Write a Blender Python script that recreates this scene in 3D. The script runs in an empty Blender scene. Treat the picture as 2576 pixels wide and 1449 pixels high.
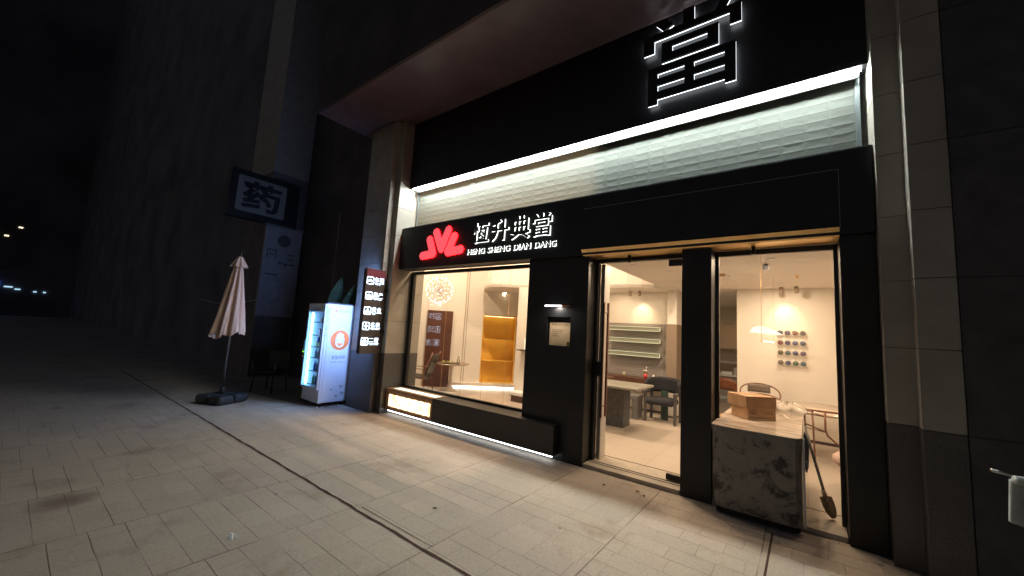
import bpy, bmesh, math, random
from mathutils import Vector, Matrix
random.seed(7)
S = bpy.context.scene
COL = S.collection
R = math.radians

# ------------------------------------------------------------------ camera
YAW, PITCH, ROLL, FPX = -0.652303909, 0.109964653, 0.0585643242, 967.291524
cam = bpy.data.cameras.new("camera"); co = bpy.data.objects.new("camera", cam); COL.objects.link(co)
cam.sensor_width = 36.0; cam.lens = 36.0 * FPX / 2576.0
cam.clip_start = 0.05; cam.clip_end = 600
fw = Vector((math.sin(YAW)*math.cos(PITCH), math.cos(YAW)*math.cos(PITCH), math.sin(PITCH)))
rt = Vector((math.cos(YAW), -math.sin(YAW), 0)); up = rt.cross(fw)
r2 = math.cos(ROLL)*rt + math.sin(ROLL)*up; u2 = -math.sin(ROLL)*rt + math.cos(ROLL)*up
m = Matrix((r2, u2, -fw)).transposed().to_4x4(); m.translation = Vector((0, 0, 1.6))
co.matrix_world = m
S.camera = co

# ------------------------------------------------------------------ world (night sky)
w = bpy.data.worlds.new("World"); S.world = w; w.use_nodes = True
nt = w.node_tree; bg = nt.nodes["Background"]
sky = nt.nodes.new("ShaderNodeTexSky"); sky.sky_type = 'NISHITA'; sky.sun_disc = False
sky.sun_elevation = R(-4); sky.sun_rotation = R(200); sky.altitude = 0
nt.links.new(sky.outputs[0], bg.inputs[0]); bg.inputs[1].default_value = 1.1

# ------------------------------------------------------------------ colour management / cycles
S.view_settings.view_transform = 'Standard'; S.view_settings.look = 'None'
S.view_settings.exposure = 0.12; S.view_settings.gamma = 1.0
cy = S.cycles
cy.use_denoising = True
cy.max_bounces = 10; cy.diffuse_bounces = 5; cy.glossy_bounces = 4; cy.transmission_bounces = 6
cy.transparent_max_bounces = 12; cy.caustics_reflective = False; cy.caustics_refractive = False
cy.sample_clamp_indirect = 4.0; cy.sample_clamp_direct = 0
try: cy.use_light_tree = True
except Exception: pass

# light levels in one place
WARM = (1.0, 0.745, 0.50)
P_DOWN = 16.5     # watts per ceiling downlight
P_VOID = 98.0
P_SPOT = 22.0
P_SOFFIT = 20.0
E_HEADER = 152.0  # header LED strip
E_BENCH = 6.5
E_LETTER = 3.6

# ------------------------------------------------------------------ materials
MATS = {}
def mat(name, col, rough=0.6, metal=0.0, var=0.0, vscale=3.0, bump=0.0, bscale=60.0, emit=None, estr=0.0, spec=0.5, coords='Position', stretch=None):
    if name in MATS: return MATS[name]
    M = bpy.data.materials.new(name); M.use_nodes = True; t = M.node_tree
    b = t.nodes["Principled BSDF"]
    b.inputs["Base Color"].default_value = (*col, 1); b.inputs["Roughness"].default_value = rough
    b.inputs["Metallic"].default_value = metal; b.inputs["Specular IOR Level"].default_value = spec
    if emit: b.inputs["Emission Color"].default_value = (*emit, 1); b.inputs["Emission Strength"].default_value = estr
    if var > 0 or bump > 0:
        g = t.nodes.new("ShaderNodeNewGeometry"); src = g.outputs["Position"]
        if stretch:
            mp = t.nodes.new("ShaderNodeMapping"); mp.inputs["Scale"].default_value = stretch
            t.links.new(src, mp.inputs[0]); src = mp.outputs[0]
    if var > 0:
        n = t.nodes.new("ShaderNodeTexNoise"); n.inputs["Scale"].default_value = vscale; n.inputs["Detail"].default_value = 6
        t.links.new(src, n.inputs["Vector"])
        mr = t.nodes.new("ShaderNodeMapRange"); mr.inputs[1].default_value = .3; mr.inputs[2].default_value = .7
        mr.inputs[3].default_value = 1-var; mr.inputs[4].default_value = 1+var
        t.links.new(n.outputs[0], mr.inputs[0])
        mx = t.nodes.new("ShaderNodeVectorMath"); mx.operation = 'SCALE'; mx.inputs[0].default_value = col
        t.links.new(mr.outputs[0], mx.inputs["Scale"]); t.links.new(mx.outputs[0], b.inputs["Base Color"])
        m2 = t.nodes.new("ShaderNodeMapRange"); m2.inputs[3].default_value = min(1, rough*1.2); m2.inputs[4].default_value = rough*.8
        t.links.new(n.outputs[0], m2.inputs[0]); t.links.new(m2.outputs[0], b.inputs["Roughness"])
    if bump > 0:
        n2 = t.nodes.new("ShaderNodeTexNoise"); n2.inputs["Scale"].default_value = bscale; n2.inputs["Detail"].default_value = 4
        t.links.new(src, n2.inputs["Vector"])
        bp = t.nodes.new("ShaderNodeBump"); bp.inputs["Strength"].default_value = bump; bp.inputs["Distance"].default_value = .01
        t.links.new(n2.outputs[0], bp.inputs["Height"]); t.links.new(bp.outputs[0], b.inputs["Normal"])
    MATS[name] = M; return M

def emis(name, col, s):
    if name in MATS: return MATS[name]
    M = bpy.data.materials.new(name); M.use_nodes = True; t = M.node_tree; t.nodes.clear()
    o = t.nodes.new("ShaderNodeOutputMaterial"); e = t.nodes.new("ShaderNodeEmission")
    e.inputs[0].default_value = (*col, 1); e.inputs[1].default_value = s
    t.links.new(e.outputs[0], o.inputs[0]); MATS[name] = M; return M

def glass(name, tint=(1, 1, 1), ior=1.8, rough=0.0, body=0.0):
    if name in MATS: return MATS[name]
    M = bpy.data.materials.new(name); M.use_nodes = True; t = M.node_tree; t.nodes.clear()
    o = t.nodes.new("ShaderNodeOutputMaterial"); tr = t.nodes.new("ShaderNodeBsdfTransparent"); gl = t.nodes.new("ShaderNodeBsdfGlossy")
    fr = t.nodes.new("ShaderNodeFresnel"); fr.inputs[0].default_value = ior; mx = t.nodes.new("ShaderNodeMixShader")
    tr.inputs[0].default_value = (*tint, 1); gl.inputs["Roughness"].default_value = rough
    t.links.new(fr.outputs[0], mx.inputs[0]); t.links.new(tr.outputs[0], mx.inputs[1]); t.links.new(gl.outputs[0], mx.inputs[2])
    t.links.new(mx.outputs[0], o.inputs[0]); MATS[name] = M; return M

BLACK = mat("black_panel", (.011, .011, .013), .42, var=.25, vscale=4, spec=.35)
BLACKM = mat("black_metal", (.012, .012, .012), .35, spec=.4)
FRAME = mat("dark_frame", (.02, .02, .021), .4, metal=.3)
GREYM = mat("grey_metal", (.22, .22, .23), .35, metal=.8)
STEEL = mat("steel", (.45, .45, .45), .3, metal=1)
BRONZE = mat("bronze_sheet", (1.0, .66, .30), .38, metal=.85, var=.12, vscale=6)
COPPER = mat("copper", (.7, .33, .16), .3, metal=.9)
STONE = mat("cream_stone", (.285, .265, .232), .55, var=.10, vscale=5, bump=.12, bscale=90)
STONEG = mat("joint_stone", (.06, .055, .05), .8)
PLINTH = mat("plinth_granite", (.075, .07, .068), .38, var=.35, vscale=70)
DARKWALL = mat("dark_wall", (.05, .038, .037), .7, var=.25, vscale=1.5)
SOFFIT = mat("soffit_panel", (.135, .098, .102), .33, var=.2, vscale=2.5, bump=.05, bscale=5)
PLASTER = mat("warm_plaster", (.80, .75, .68), .75, var=.03, vscale=2, bump=.04, bscale=120)
CEIL = mat("ceiling_paint", (.80, .73, .66), .8, var=.03, vscale=1.5)
WOODD = mat("dark_wood", (.10, .045, .028), .42, var=.35, vscale=12, stretch=(1, 8, 8))
BROWNP = mat("brown_panel", (.095, .038, .028), .38, var=.2, vscale=5)
WHITE = mat("white_paint", (.78, .78, .78), .35)
WHITEC = mat("white_cabinet", (.72, .74, .78), .35, var=.04, vscale=6)
PINKF = mat("blush_fabric", (.52, .36, .30), .85, var=.12, vscale=40, bump=.2, bscale=200)
GREENV = mat("dark_green", (.035, .07, .055), .6)
BRASS = mat("brass", (.75, .5, .22), .3, metal=1)
BRZTUBE = mat("bronze_tube", (.22, .10, .065), .4, metal=.5)
CARD = mat("cardboard", (.52, .31, .17), .75, var=.16, vscale=9, bump=.08, bscale=40)
INK = mat("print_ink", (.03, .022, .018), .6)
GREYINK = mat("grey_ink", (.17, .18, .22), .6)
ORANGE = mat("orange_print", (.95, .20, .03), .5)
SKIN_W = mat("white_print", (.85, .85, .88), .5)
RUBBER = mat("black_plastic", (.015, .015, .016), .55)
GLASS = glass("clear_glass", (.98, .985, .975))
GLASSV = glass("fridge_glass", (.96, .98, 1))
LETTER = emis("letter_glow", (.90, .96, 1.0), E_LETTER)
LETTERW = emis("small_letter_glow", (.95, 1.0, .93), 3.6)
SIGNGLOW = emis("blade_letter_glow", (.66, .82, 1.0), 5.0); SIGNBACK = emis("boosted_back_glow", (.25, .44, 1.0), 200.0)  # back letters boosted and made bluer, to light the fridge side
REDGLOW = emis("red_glow", (1.0, .004, .006), 30.0)
REDFACE = emis("red_face", (1.0, .095, .115), 1.1)
LEDW = emis("led_white", (.93, 1.0, .94), E_HEADER)
LEDB = emis("bench_led", (.88, .96, 1.0), E_BENCH)
LEDI = emis("warm_led", (1.0, .84, .66), 7.0)

# ------------------------------------------------------------------ mesh builder
class MB:
    def __init__(s): s.v = []; s.f = []; s.sm = []
    def add(s, vs, fs, smooth=False):
        o = len(s.v); s.v += [Vector(p) for p in vs]; s.f += [[i+o for i in f] for f in fs]; s.sm += [smooth]*len(fs); return s
    def box(s, x0, x1, y0, y1, z0, z1):
        return s.add([(x0,y0,z0),(x1,y0,z0),(x1,y1,z0),(x0,y1,z0),(x0,y0,z1),(x1,y0,z1),(x1,y1,z1),(x0,y1,z1)],
                     [(3,2,1,0),(4,5,6,7),(0,1,5,4),(1,2,6,5),(2,3,7,6),(3,0,4,7)])
    def rbox(s, c, half, rz):
        x,y,z = half; M = Matrix.Rotation(rz, 3, 'Z'); C = Vector(c)
        vs = [C+M@Vector((a*x,b*y,d*z)) for d in (-1,1) for a,b in ((-1,-1),(1,-1),(1,1),(-1,1))]
        return s.add(vs, [(3,2,1,0),(4,5,6,7),(0,1,5,4),(1,2,6,5),(2,3,7,6),(3,0,4,7)])
    def prism(s, poly, z0, z1):   # poly CCW in xy
        n = len(poly)
        return s.add([(x,y,z0) for x,y in poly]+[(x,y,z1) for x,y in poly],
                     [list(range(n))[::-1], list(range(n,2*n))]+[(i,(i+1)%n,(i+1)%n+n,i+n) for i in range(n)])
    def ext(s, poly, org, ux, uy, d):   # poly in plane (ux,uy) at org, extruded along +d*(ux x uy)
        ux = Vector(ux); uy = Vector(uy); nrm = ux.cross(uy).normalized(); org = Vector(org); n = len(poly)
        a = [org+ux*x+uy*y for x,y in poly]; b = [p+nrm*d for p in a]
        return s.add(a+b, [list(range(n))[::-1], list(range(n,2*n))]+[(i,(i+1)%n,(i+1)%n+n,i+n) for i in range(n)])
    def tube(s, pts, r, seg=8, cap=True, closed=False):
        pts = [Vector(p) for p in pts]; n = len(pts); rs = r if isinstance(r,(list,tuple)) else [r]*n
        vs = []; prev = None
        for i,p in enumerate(pts):
            if closed: d = pts[(i+1)%n]-pts[i-1]
            else: d = (pts[min(i+1,n-1)]-pts[max(i-1,0)])
            d.normalize()
            if prev is None:
                a = d.cross(Vector((0,0,1)))
                if a.length < .05: a = d.cross(Vector((1,0,0)))
            else: a = prev - d*prev.dot(d)
            a.normalize(); prev = a; b = d.cross(a)
            vs += [p+(a*math.cos(2*math.pi*k/seg)+b*math.sin(2*math.pi*k/seg))*rs[i] for k in range(seg)]
        fs = []
        for i in range(n if closed else n-1):
            j = (i+1)%n
            fs += [(i*seg+k, i*seg+(k+1)%seg, j*seg+(k+1)%seg, j*seg+k) for k in range(seg)]
        if cap and not closed: fs += [list(range(seg))[::-1], list(range((n-1)*seg, n*seg))]
        return s.add(vs, fs, True)
    def lathe(s, prof, c, seg=32, smooth=True):   # prof [(r,z)]
        n = len(prof); vs = []
        for r,z in prof: vs += [(c[0]+r*math.cos(2*math.pi*k/seg), c[1]+r*math.sin(2*math.pi*k/seg), c[2]+z) for k in range(seg)]
        fs = [(i*seg+k, i*seg+(k+1)%seg, (i+1)*seg+(k+1)%seg, (i+1)*seg+k) for i in range(n-1) for k in range(seg)]
        s.add(vs, fs, smooth)
        s.add([], []); o = len(s.v)-n*seg
        s.f.append([o+k for k in range(seg)][::-1]); s.sm.append(False)
        s.f.append([o+(n-1)*seg+k for k in range(seg)]); s.sm.append(False)
        return s
    def ball(s, c, r, seg=8, rings=5, sq=(1,1,1)):
        prof = [(max(.0008,math.sin(math.pi*i/rings))*r, -math.cos(math.pi*i/rings)*r) for i in range(rings+1)]
        o = len(s.v); s.lathe(prof, (0,0,0), seg)
        for i in range(o, len(s.v)): p = s.v[i]; s.v[i] = Vector((c[0]+p.x*sq[0], c[1]+p.y*sq[1], c[2]+p.z*sq[2]))
        return s
    def grid(s, fn, nu, nv, smooth=True):
        o = [fn(i/nu, j/nv) for j in range(nv+1) for i in range(nu+1)]
        return s.add(o, [(j*(nu+1)+i, j*(nu+1)+i+1, (j+1)*(nu+1)+i+1, (j+1)*(nu+1)+i) for j in range(nv) for i in range(nu)], smooth)
WO = {}
def obj(name, mb, mt, parent=None, bevel=0, org=None):
    me = bpy.data.meshes.new(name)
    off = WO.get(parent.name, Vector()) if parent else (Vector(org) if org else Vector())
    me.from_pydata([tuple(v-off) for v in mb.v], [], mb.f)
    me.polygons.foreach_set("use_smooth", mb.sm); me.update()
    o = bpy.data.objects.new(name, me); COL.objects.link(o); me.materials.append(mt)
    if parent: o.parent = parent; WO[o.name] = off
    else: o.location = off; WO[o.name] = off
    if bevel:
        b = o.modifiers.new("bevel", 'BEVEL'); b.width = bevel; b.segments = 2; b.limit_method = 'ANGLE'; b.angle_limit = R(40)
    return o
def tag(o, label, cat, group=None):
    o["label"] = label; o["category"] = cat
    if group: o["group"] = group
    return o
def thing(name, label, cat, loc=(0,0,0), rz=0, group=None, local=False):
    o = bpy.data.objects.new(name, None); COL.objects.link(o); o.location = loc; o.rotation_euler = (0,0,rz)
    WO[o.name] = Vector((0,0,0)) if local else Vector(loc)
    o.empty_display_size = .1
    return tag(o, label, cat, group)
def struct(name, mb, mt, **k):
    o = obj(name, mb, mt, **k); o["kind"] = 'structure'; return o
def dup(o, parent=None):
    c = o.copy(); COL.objects.link(c); c.parent = parent
    for ch in list(o.children): dup(ch, c)
    return c
# lettering: text laid on a plane. org = lower-left, ux/uy unit axes
def text_mb(s, size, org, ux, uy, depth=.0, bold=0.0, width=None, height=None, align='LEFT'):
    cu = bpy.data.curves.new("t", 'FONT'); cu.body = s; cu.size = 1.0; cu.offset = bold; cu.align_x = align
    cu.extrude = .5 if depth else 0; cu.resolution_u = 3
    o = bpy.data.objects.new("t", cu); COL.objects.link(o)
    dg = bpy.context.evaluated_depsgraph_get(); me = bpy.data.meshes.new_from_object(o.evaluated_get(dg))
    vs = [v.co.copy() for v in me.vertices]; fs = [list(p.vertices) for p in me.polygons]
    bpy.data.objects.remove(o); bpy.data.meshes.remove(me); bpy.data.curves.remove(cu)
    ux = Vector(ux); uy = Vector(uy); n = ux.cross(uy); org = Vector(org)
    if not vs: return MB()
    x0 = min(v.x for v in vs); x1 = max(v.x for v in vs); y0 = min(v.y for v in vs); y1 = max(v.y for v in vs)
    sx = width/(x1-x0) if width else size; sy = height/(y1-y0) if height else (size if not width else sx)
    bx = x0 if (width or align == 'LEFT') else 0
    by = y0 if (height or width) else 0
    mb = MB(); mb.add([org+ux*((v.x-bx)*sx)+uy*((v.y-by)*sy)+n*((v.z+.5)*depth if depth else 0) for v in vs], fs); return mb
def join(*mbs):
    r = MB()
    for b in mbs: o = len(r.v); r.v += b.v; r.f += [[i+o for i in f] for f in b.f]; r.sm += b.sm
    return r
def rrect(w, h, r, n=4):
    out = []
    for cx, cy, a0 in ((w-r, r, -90), (w-r, h-r, 0), (r, h-r, 90), (r, r, 180)):
        for k in range(n+1): a = R(a0+90*k/n); out.append((cx+r*math.cos(a), cy+r*math.sin(a)))
    return out
def stroke(p0, p1, p2, wd, n=8):   # fat two-leg stroke with round caps
    p0, p1, p2 = Vector(p0), Vector(p1), Vector(p2); h = wd/2
    d0 = (p1-p0).normalized(); d1 = (p2-p1).normalized(); n0 = Vector((-d0.y, d0.x)); n1 = Vector((-d1.y, d1.x))
    turn = d0.x*d1.y-d0.y*d1.x; sg = 1 if turn > 0 else -1
    inn = p1+(n0+n1)*sg*(h/(1+n0.dot(n1)))
    out = []
    a0 = math.atan2(n0.y*-sg, n0.x*-sg); a1 = math.atan2(n1.y*-sg, n1.x*-sg); da = (a1-a0+math.pi)%(2*math.pi)-math.pi
    outer = [p1+Vector((math.cos(a0+da*k/n), math.sin(a0+da*k/n)))*h for k in range(n+1)]
    def capf(p, st, sgn): return [p+Vector((math.cos(st+sgn*math.pi*k/n), math.sin(st+sgn*math.pi*k/n)))*h for k in range(n+1)]
    # walk: outer side p0 -> outer arc -> cap p2 -> inner -> cap p0
    capend = capf(p2, math.atan2(n1.y*-sg, n1.x*-sg), sg)
    capst = capf(p0, math.atan2(n0.y*sg, n0.x*sg), sg)
    pts = outer+capend+[inn]+capst
    poly = [(p.x, p.y) for p in pts]
    ar = sum(poly[i][0]*poly[(i+1)%len(poly)][1]-poly[(i+1)%len(poly)][0]*poly[i][1] for i in range(len(poly)))
    return poly if ar > 0 else poly[::-1]
def lamp(name, kind, loc, power, col, parent, size=.1, rot=(0,0,0), spot=None, blend=.6):
    L = bpy.data.lights.new(name, kind); L.energy = power; L.color = col
    if kind == 'AREA': L.shape = 'DISK'; L.size = size
    else: L.shadow_soft_size = size
    if spot: L.spot_size = R(spot); L.spot_blend = blend
    o = bpy.data.objects.new(name, L); COL.objects.link(o); o.parent = parent
    o.location = Vector(loc)-WO.get(parent.name, Vector()); o.rotation_euler = rot
    return o
def aim(o, frm, to): o.rotation_euler = (Vector(to)-Vector(frm)).to_track_quat('-Z', 'Y').to_euler()
X, Y, Z = (1,0,0), (0,1,0), (0,0,1)

# ================================================================== GROUND
def pavement_material():
    M = bpy.data.materials.new("pavers"); M.use_nodes = True; t = M.node_tree; L = t.links; N = t.nodes
    b = N["Principled BSDF"]; g = N.new("ShaderNodeNewGeometry")
    def math_(op, a, b_=None, c=None):
        n = N.new("ShaderNodeMath"); n.operation = op
        for i, x in enumerate((a, b_, c)):
            if x is None: continue
            if isinstance(x, (int, float)): n.inputs[i].default_value = x
            else: L.new(x, n.inputs[i])
        return n.outputs[0]
    def noise(scale, det=4, vec=None, rough=.55):
        n = N.new("ShaderNodeTexNoise"); n.inputs["Scale"].default_value = scale; n.inputs["Detail"].default_value = det; n.inputs["Roughness"].default_value = rough
        L.new(vec or g.outputs["Position"], n.inputs["Vector"]); return n.outputs["Fac"]
    def ramp(v, a, b_, lo=0., hi=1.):
        n = N.new("ShaderNodeMapRange"); n.inputs[1].default_value = a; n.inputs[2].default_value = b_; n.inputs[3].default_value = lo; n.inputs[4].default_value = hi
        L.new(v, n.inputs[0]); return n.outputs[0]
    # wobble the coordinates so that joints are not ruler-straight
    sep = N.new("ShaderNodeSeparateXYZ"); L.new(g.outputs["Position"], sep.inputs[0])
    wob = ramp(noise(2.2, 2), 0, 1, -.006, .006); wob2 = ramp(noise(9, 2), 0, 1, -.004, .004)
    x = math_('ADD', sep.outputs[0], wob); y = math_('ADD', math_('ADD', sep.outputs[1], wob), wob2)
    u = math_('DIVIDE', math_('ADD', x, 5.05+95), .95)
    colid = math_('FLOOR', u); fu = math_('FRACT', u)
    cw = N.new("ShaderNodeTexWhiteNoise"); cw.noise_dimensions = '1D'; L.new(colid, cw.inputs["W"])
    v = math_('DIVIDE', math_('ADD', math_('ADD', y, 95.), math_('MULTIPLY', cw.outputs[0], .19)), .19)
    rowid = math_('FLOOR', v); fv = math_('FRACT', v)
    comb = N.new("ShaderNodeCombineXYZ"); L.new(colid, comb.inputs[0]); L.new(rowid, comb.inputs[1])
    rw = N.new("ShaderNodeTexWhiteNoise"); rw.noise_dimensions = '3D'; L.new(comb.outputs[0], rw.inputs["Vector"])
    # cross joints inside a row at random thirds
    u3 = math_('ADD', math_('MULTIPLY', fu, 3.), math_('MULTIPLY', rw.outputs[0], .9)); f3 = math_('FRACT', u3)
    comb2 = N.new("ShaderNodeCombineXYZ"); L.new(colid, comb2.inputs[0]); L.new(rowid, comb2.inputs[1]); L.new(math_('FLOOR', u3), comb2.inputs[2])
    tw = N.new("ShaderNodeTexWhiteNoise"); tw.noise_dimensions = '3D'; L.new(comb2.outputs[0], tw.inputs["Vector"])
    def edge(f, wdt):   # 1 on joint
        d = math_('MINIMUM', f, math_('SUBTRACT', 1., f)); return ramp(d, wdt*.4, wdt, 1, 0)
    jx = edge(fu, .006); jy = math_('MULTIPLY', edge(fv, .020), ramp(rw.outputs[0], .25, .5, .2, 1.)); j3 = math_('MULTIPLY', edge(f3, .011), .5)
    brk = ramp(noise(1.6, 4), .36, .54, .15, 1.)
    jt = math_('MULTIPLY', math_('MAXIMUM', math_('MAXIMUM', jx, jy), j3), brk)
    # base colour
    cr = N.new("ShaderNodeValToRGB"); e = cr.color_ramp.elements
    e[0].position = .24; e[0].color = (.25, .215, .182, 1); e[1].position = .85; e[1].color = (.47, .40, .335, 1)
    mixv = math_('ADD', math_('MULTIPLY', tw.outputs[0], .09), math_('ADD', math_('MULTIPLY', noise(.9, 6), .45), math_('MULTIPLY', noise(34, 6, rough=.8), .62)))
    L.new(mixv, cr.inputs[0])
    st = ramp(noise(1.15, 5, rough=.65), .56, .72, 0, .55)   # brownish stains
    # one heavier rust stain on the left
    vd = N.new("ShaderNodeVectorMath"); vd.operation = 'DISTANCE'; L.new(g.outputs["Position"], vd.inputs[0]); vd.inputs[1].default_value = (-4.85, .50, 0)
    st2 = math_('MULTIPLY', ramp(math_('ADD', vd.outputs["Value"], ramp(noise(7, 4), 0, 1, -.12, .12)), .06, .24, .8, 0), 1.)
    stt = math_('MAXIMUM', st, st2)
    m1 = N.new("ShaderNodeMix"); m1.data_type = 'RGBA'; L.new(stt, m1.inputs[0]); L.new(cr.outputs[0], m1.inputs[6]); m1.inputs[7].default_value = (.13, .085, .06, 1)
    m2 = N.new("ShaderNodeMix"); m2.data_type = 'RGBA'; L.new(math_('MULTIPLY', jt, .85), m2.inputs[0]); L.new(m1.outputs[2], m2.inputs[6]); m2.inputs[7].default_value = (.055, .04, .03, 1)
    L.new(m2.outputs[2], b.inputs["Base Color"]); b.inputs["Roughness"].default_value = .72; b.inputs["Specular IOR Level"].default_value = .35
    vo = N.new("ShaderNodeTexVoronoi"); vo.inputs["Scale"].default_value = 2.6; L.new(g.outputs["Position"], vo.inputs["Vector"])
    vsel = N.new("ShaderNodeTexWhiteNoise"); vsel.noise_dimensions = '3D'; L.new(vo.outputs["Color"], vsel.inputs["Vector"])
    gum = math_('MULTIPLY', ramp(vo.outputs["Distance"], .035, .055, 1, 0), ramp(vsel.outputs[0], .55, .6, 0, .65))
    gr = ramp(noise(75, 3, rough=.8), .32, .44, .7, 0); gr2 = ramp(noise(26, 5, rough=.75), .60, .72, 0, .35)
    dirt = math_('MAXIMUM', gum, math_('MAXIMUM', gr, gr2))
    m3 = N.new("ShaderNodeMix"); m3.data_type = 'RGBA'; L.new(dirt, m3.inputs[0]); L.new(m2.outputs[2], m3.inputs[6]); m3.inputs[7].default_value = (.10, .075, .06, 1)
    L.new(m3.outputs[2], b.inputs["Base Color"])
    hgt = math_('SUBTRACT', math_('MULTIPLY', noise(70, 5, rough=.7), .25), jt)
    bp = N.new("ShaderNodeBump"); bp.inputs["Strength"].default_value = .5; bp.inputs["Distance"].default_value = .006
    L.new(hgt, bp.inputs["Height"]); L.new(bp.outputs[0], b.inputs["Normal"])
    return M
gm = MB(); gm.add([(-160,-60,0),(60,-60,0),(60,60,0),(-160,60,0)], [(0,1,2,3)])
struct("ground", gm, pavement_material())
RUST = mat("rusty_slot", (.045, .016, .008), .9, var=.4, vscale=25)
dm = MB()
n = 120; xs = [-14+12.6*i/n+.0 for i in range(n+1)] + [-1.2+.1*i for i in range(40)]
for a, b_ in zip(xs, xs[1:]):
    ya = 2.03+.004*math.sin(a*9)+.003*math.sin(a*31); yb = 2.03+.004*math.sin(b_*9)+.003*math.sin(b_*31)
    wa = .012+.003*math.sin(a*17); wb = .012+.003*math.sin(b_*17)
    dm.add([(a,ya-wa,.004),(b_,yb-wb,.004),(b_,yb+wb,.004),(a,ya+wa,.004)], [(0,1,2,3)])
struct("drain_slot", dm, RUST)
jm = MB(); jm.add([(-.262,3.2,.004),(-.246,3.2,.004),(-.243,4.2,.004),(-.259,4.2,.004)], [(0,1,2,3)])
jm.add([(-3.1,2.085,.004),(-2.18,2.09,.004),(-2.18,2.096,.004),(-3.1,2.093,.004)], [(0,1,2,3)])
struct("pavement_joint", jm, RUST)

# ================================================================== BUILDING
B = thing("shop_building", "black fronted shop building with glass block band and dark overhang above", "building", (-2.8, 4.6, 0))
YF, YW, YG = 4.38, 4.47, 4.72
# fascia (with the proud portal panel above the door)
f = MB().box(-6.04, .505, YF, 4.66, 2.615, 3.39)
obj("fascia", f, BLACK, B, .004)
f = MB().box(-2.25, .272, YF-.005, YF, 2.68, 3.213); pf = obj("portal_panel", f, BLACK, B)
f = MB().box(-2.25, .272, YF-.007, YF-.0005, 3.213, 3.218).box(.272, .276, YF-.007, YF-.0005, 2.68, 3.218); obj("panel_trim", f, GREYM, pf)
f = MB().box(-6.03, .50, YF+.02, 4.62, 3.391, 3.405); obj("fascia_cap", f, FRAME, B)
# black wall panel with the notice recess
f = MB().box(-3.12, -2.785, YW, 4.76, 0, 2.612).box(-2.425, -2.19, YW, 4.76, 0, 2.612)
f.box(-2.785, -2.425, YW, 4.76, 0, 1.435).box(-2.785, -2.425, YW, 4.76, 1.815, 2.612).box(-2.785, -2.425, YW+.05, 4.76, 1.436, 1.814)
obj("black_wall_panel", f, BLACK, B)
f = MB().box(-1.065, -.77, YW, 4.80, 0, 2.60); obj("black_column", f, BLACK, B, .004)
f = MB().box(.268, .506, 4.43, 4.80, 0, 2.612); obj("black_pier", f, BLACK, B, .004)
# bronze soffit lip and underside over the entrance
f = MB().add([(-2.25,YF-.03,2.676),(.268,YF-.03,2.676),(.268,YF+.03,2.603),(-2.25,YF+.03,2.603),(-2.25,YW+.24,2.603),(.268,YW+.24,2.603),(.268,YF,2.676),(-2.25,YF,2.676)],
    [(3,2,1,0),(4,5,2,3),(0,1,6,7)])
obj("bronze_soffit", f, BRONZE, B)
# thresholds
THR = mat("threshold_stone", (.40,.35,.29), .45, var=.12, vscale=12)
f = MB().box(-2.185, -1.07, 4.475, 4.98, 0, .045).box(-.765, .262, 4.475, 4.98, 0, .045); obj("threshold", f, THR, B, .005)
f = MB().box(-2.185, -1.07, 4.60, 4.612, .0455, .049).box(-2.185,-1.07,4.66,4.672,.0455,.049); obj("threshold_groove", f, FRAME, B)
# header wall, glass block band
f = MB().box(-6.05, .51, YW, 4.62, 4.21, 5.9); obj("header_wall", f, BLACK, B)
GB = bpy.data.materials.new("glass_block"); GB.use_nodes = True; t = GB.node_tree; pb = t.nodes["Principled BSDF"]
pb.inputs["Base Color"].default_value = (.11,.123,.113,1); pb.inputs["Roughness"].default_value = .5; pb.inputs["Specular IOR Level"].default_value = .2
tl = t.nodes.new("ShaderNodeBsdfTranslucent"); tl.inputs[0].default_value = (.62,.64,.58,1); mxs = t.nodes.new("ShaderNodeMixShader"); mxs.inputs[0].default_value = .13
g_ = t.nodes.new("ShaderNodeNewGeometry"); nz = t.nodes.new("ShaderNodeTexNoise"); nz.inputs["Scale"].default_value = 22; nz.inputs["Detail"].default_value = 3
bpn = t.nodes.new("ShaderNodeBump"); bpn.inputs["Strength"].default_value = .2; bpn.inputs["Distance"].default_value = .006
t.links.new(g_.outputs["Position"], nz.inputs["Vector"]); t.links.new(nz.outputs[0], bpn.inputs["Height"]); t.links.new(bpn.outputs[0], pb.inputs["Normal"])
t.links.new(pb.outputs[0], mxs.inputs[1]); t.links.new(tl.outputs[0], mxs.inputs[2]); t.links.new(mxs.outputs[0], t.nodes["Material Output"].inputs[0])
f = MB(); bw, bh = .1935, .0905; x = -5.955; nb = 33; y0 = 4.645
for i in range(nb):
    for j in range(10):
        a = x+i*bw; c = 3.30+j*bh; pts = []
        dj = random.uniform(-.001, .001); tz = random.uniform(-.0008,.0012)
        for (ins, dy) in ((.0, -.0004), (.004, -.0008), (.010, .0003), (.045, .0016+dj*.7)):
            iz = ins*.75
            pts += [(a+ins,y0+dy,c+iz),(a+bw-ins,y0+dy,c+iz),(a+bw-ins,y0+dy+tz*(ins>.03),c+bh-iz),(a+ins,y0+dy+tz*(ins>.03),c+bh-iz)]
        fs = [(k*4+q, k*4+(q+1)%4, (k+1)*4+(q+1)%4, (k+1)*4+q) for k in range(3) for q in range(4)]+[(12,13,14,15)]
        f.add(pts, fs)
bp_ = obj("glass_block_panel", f, GB, B)
f = MB().box(-6.0, -5.957, 4.63, 4.70, 3.30, 4.205).box(-5.955+nb*bw, -5.955+nb*bw+.035, 4.63, 4.70, 3.30, 4.205).box(-6.0, .47, 4.632, 4.70, 4.206, 4.24)
obj("block_frame", f, mat("blue_grey_frame", (.16,.19,.2), .4, metal=.4), bp_)
obj("shade_lip", MB().box(-5.99, .46, 4.567, 4.58, 4.150, 4.2085), BLACKM, bp_)
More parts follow.
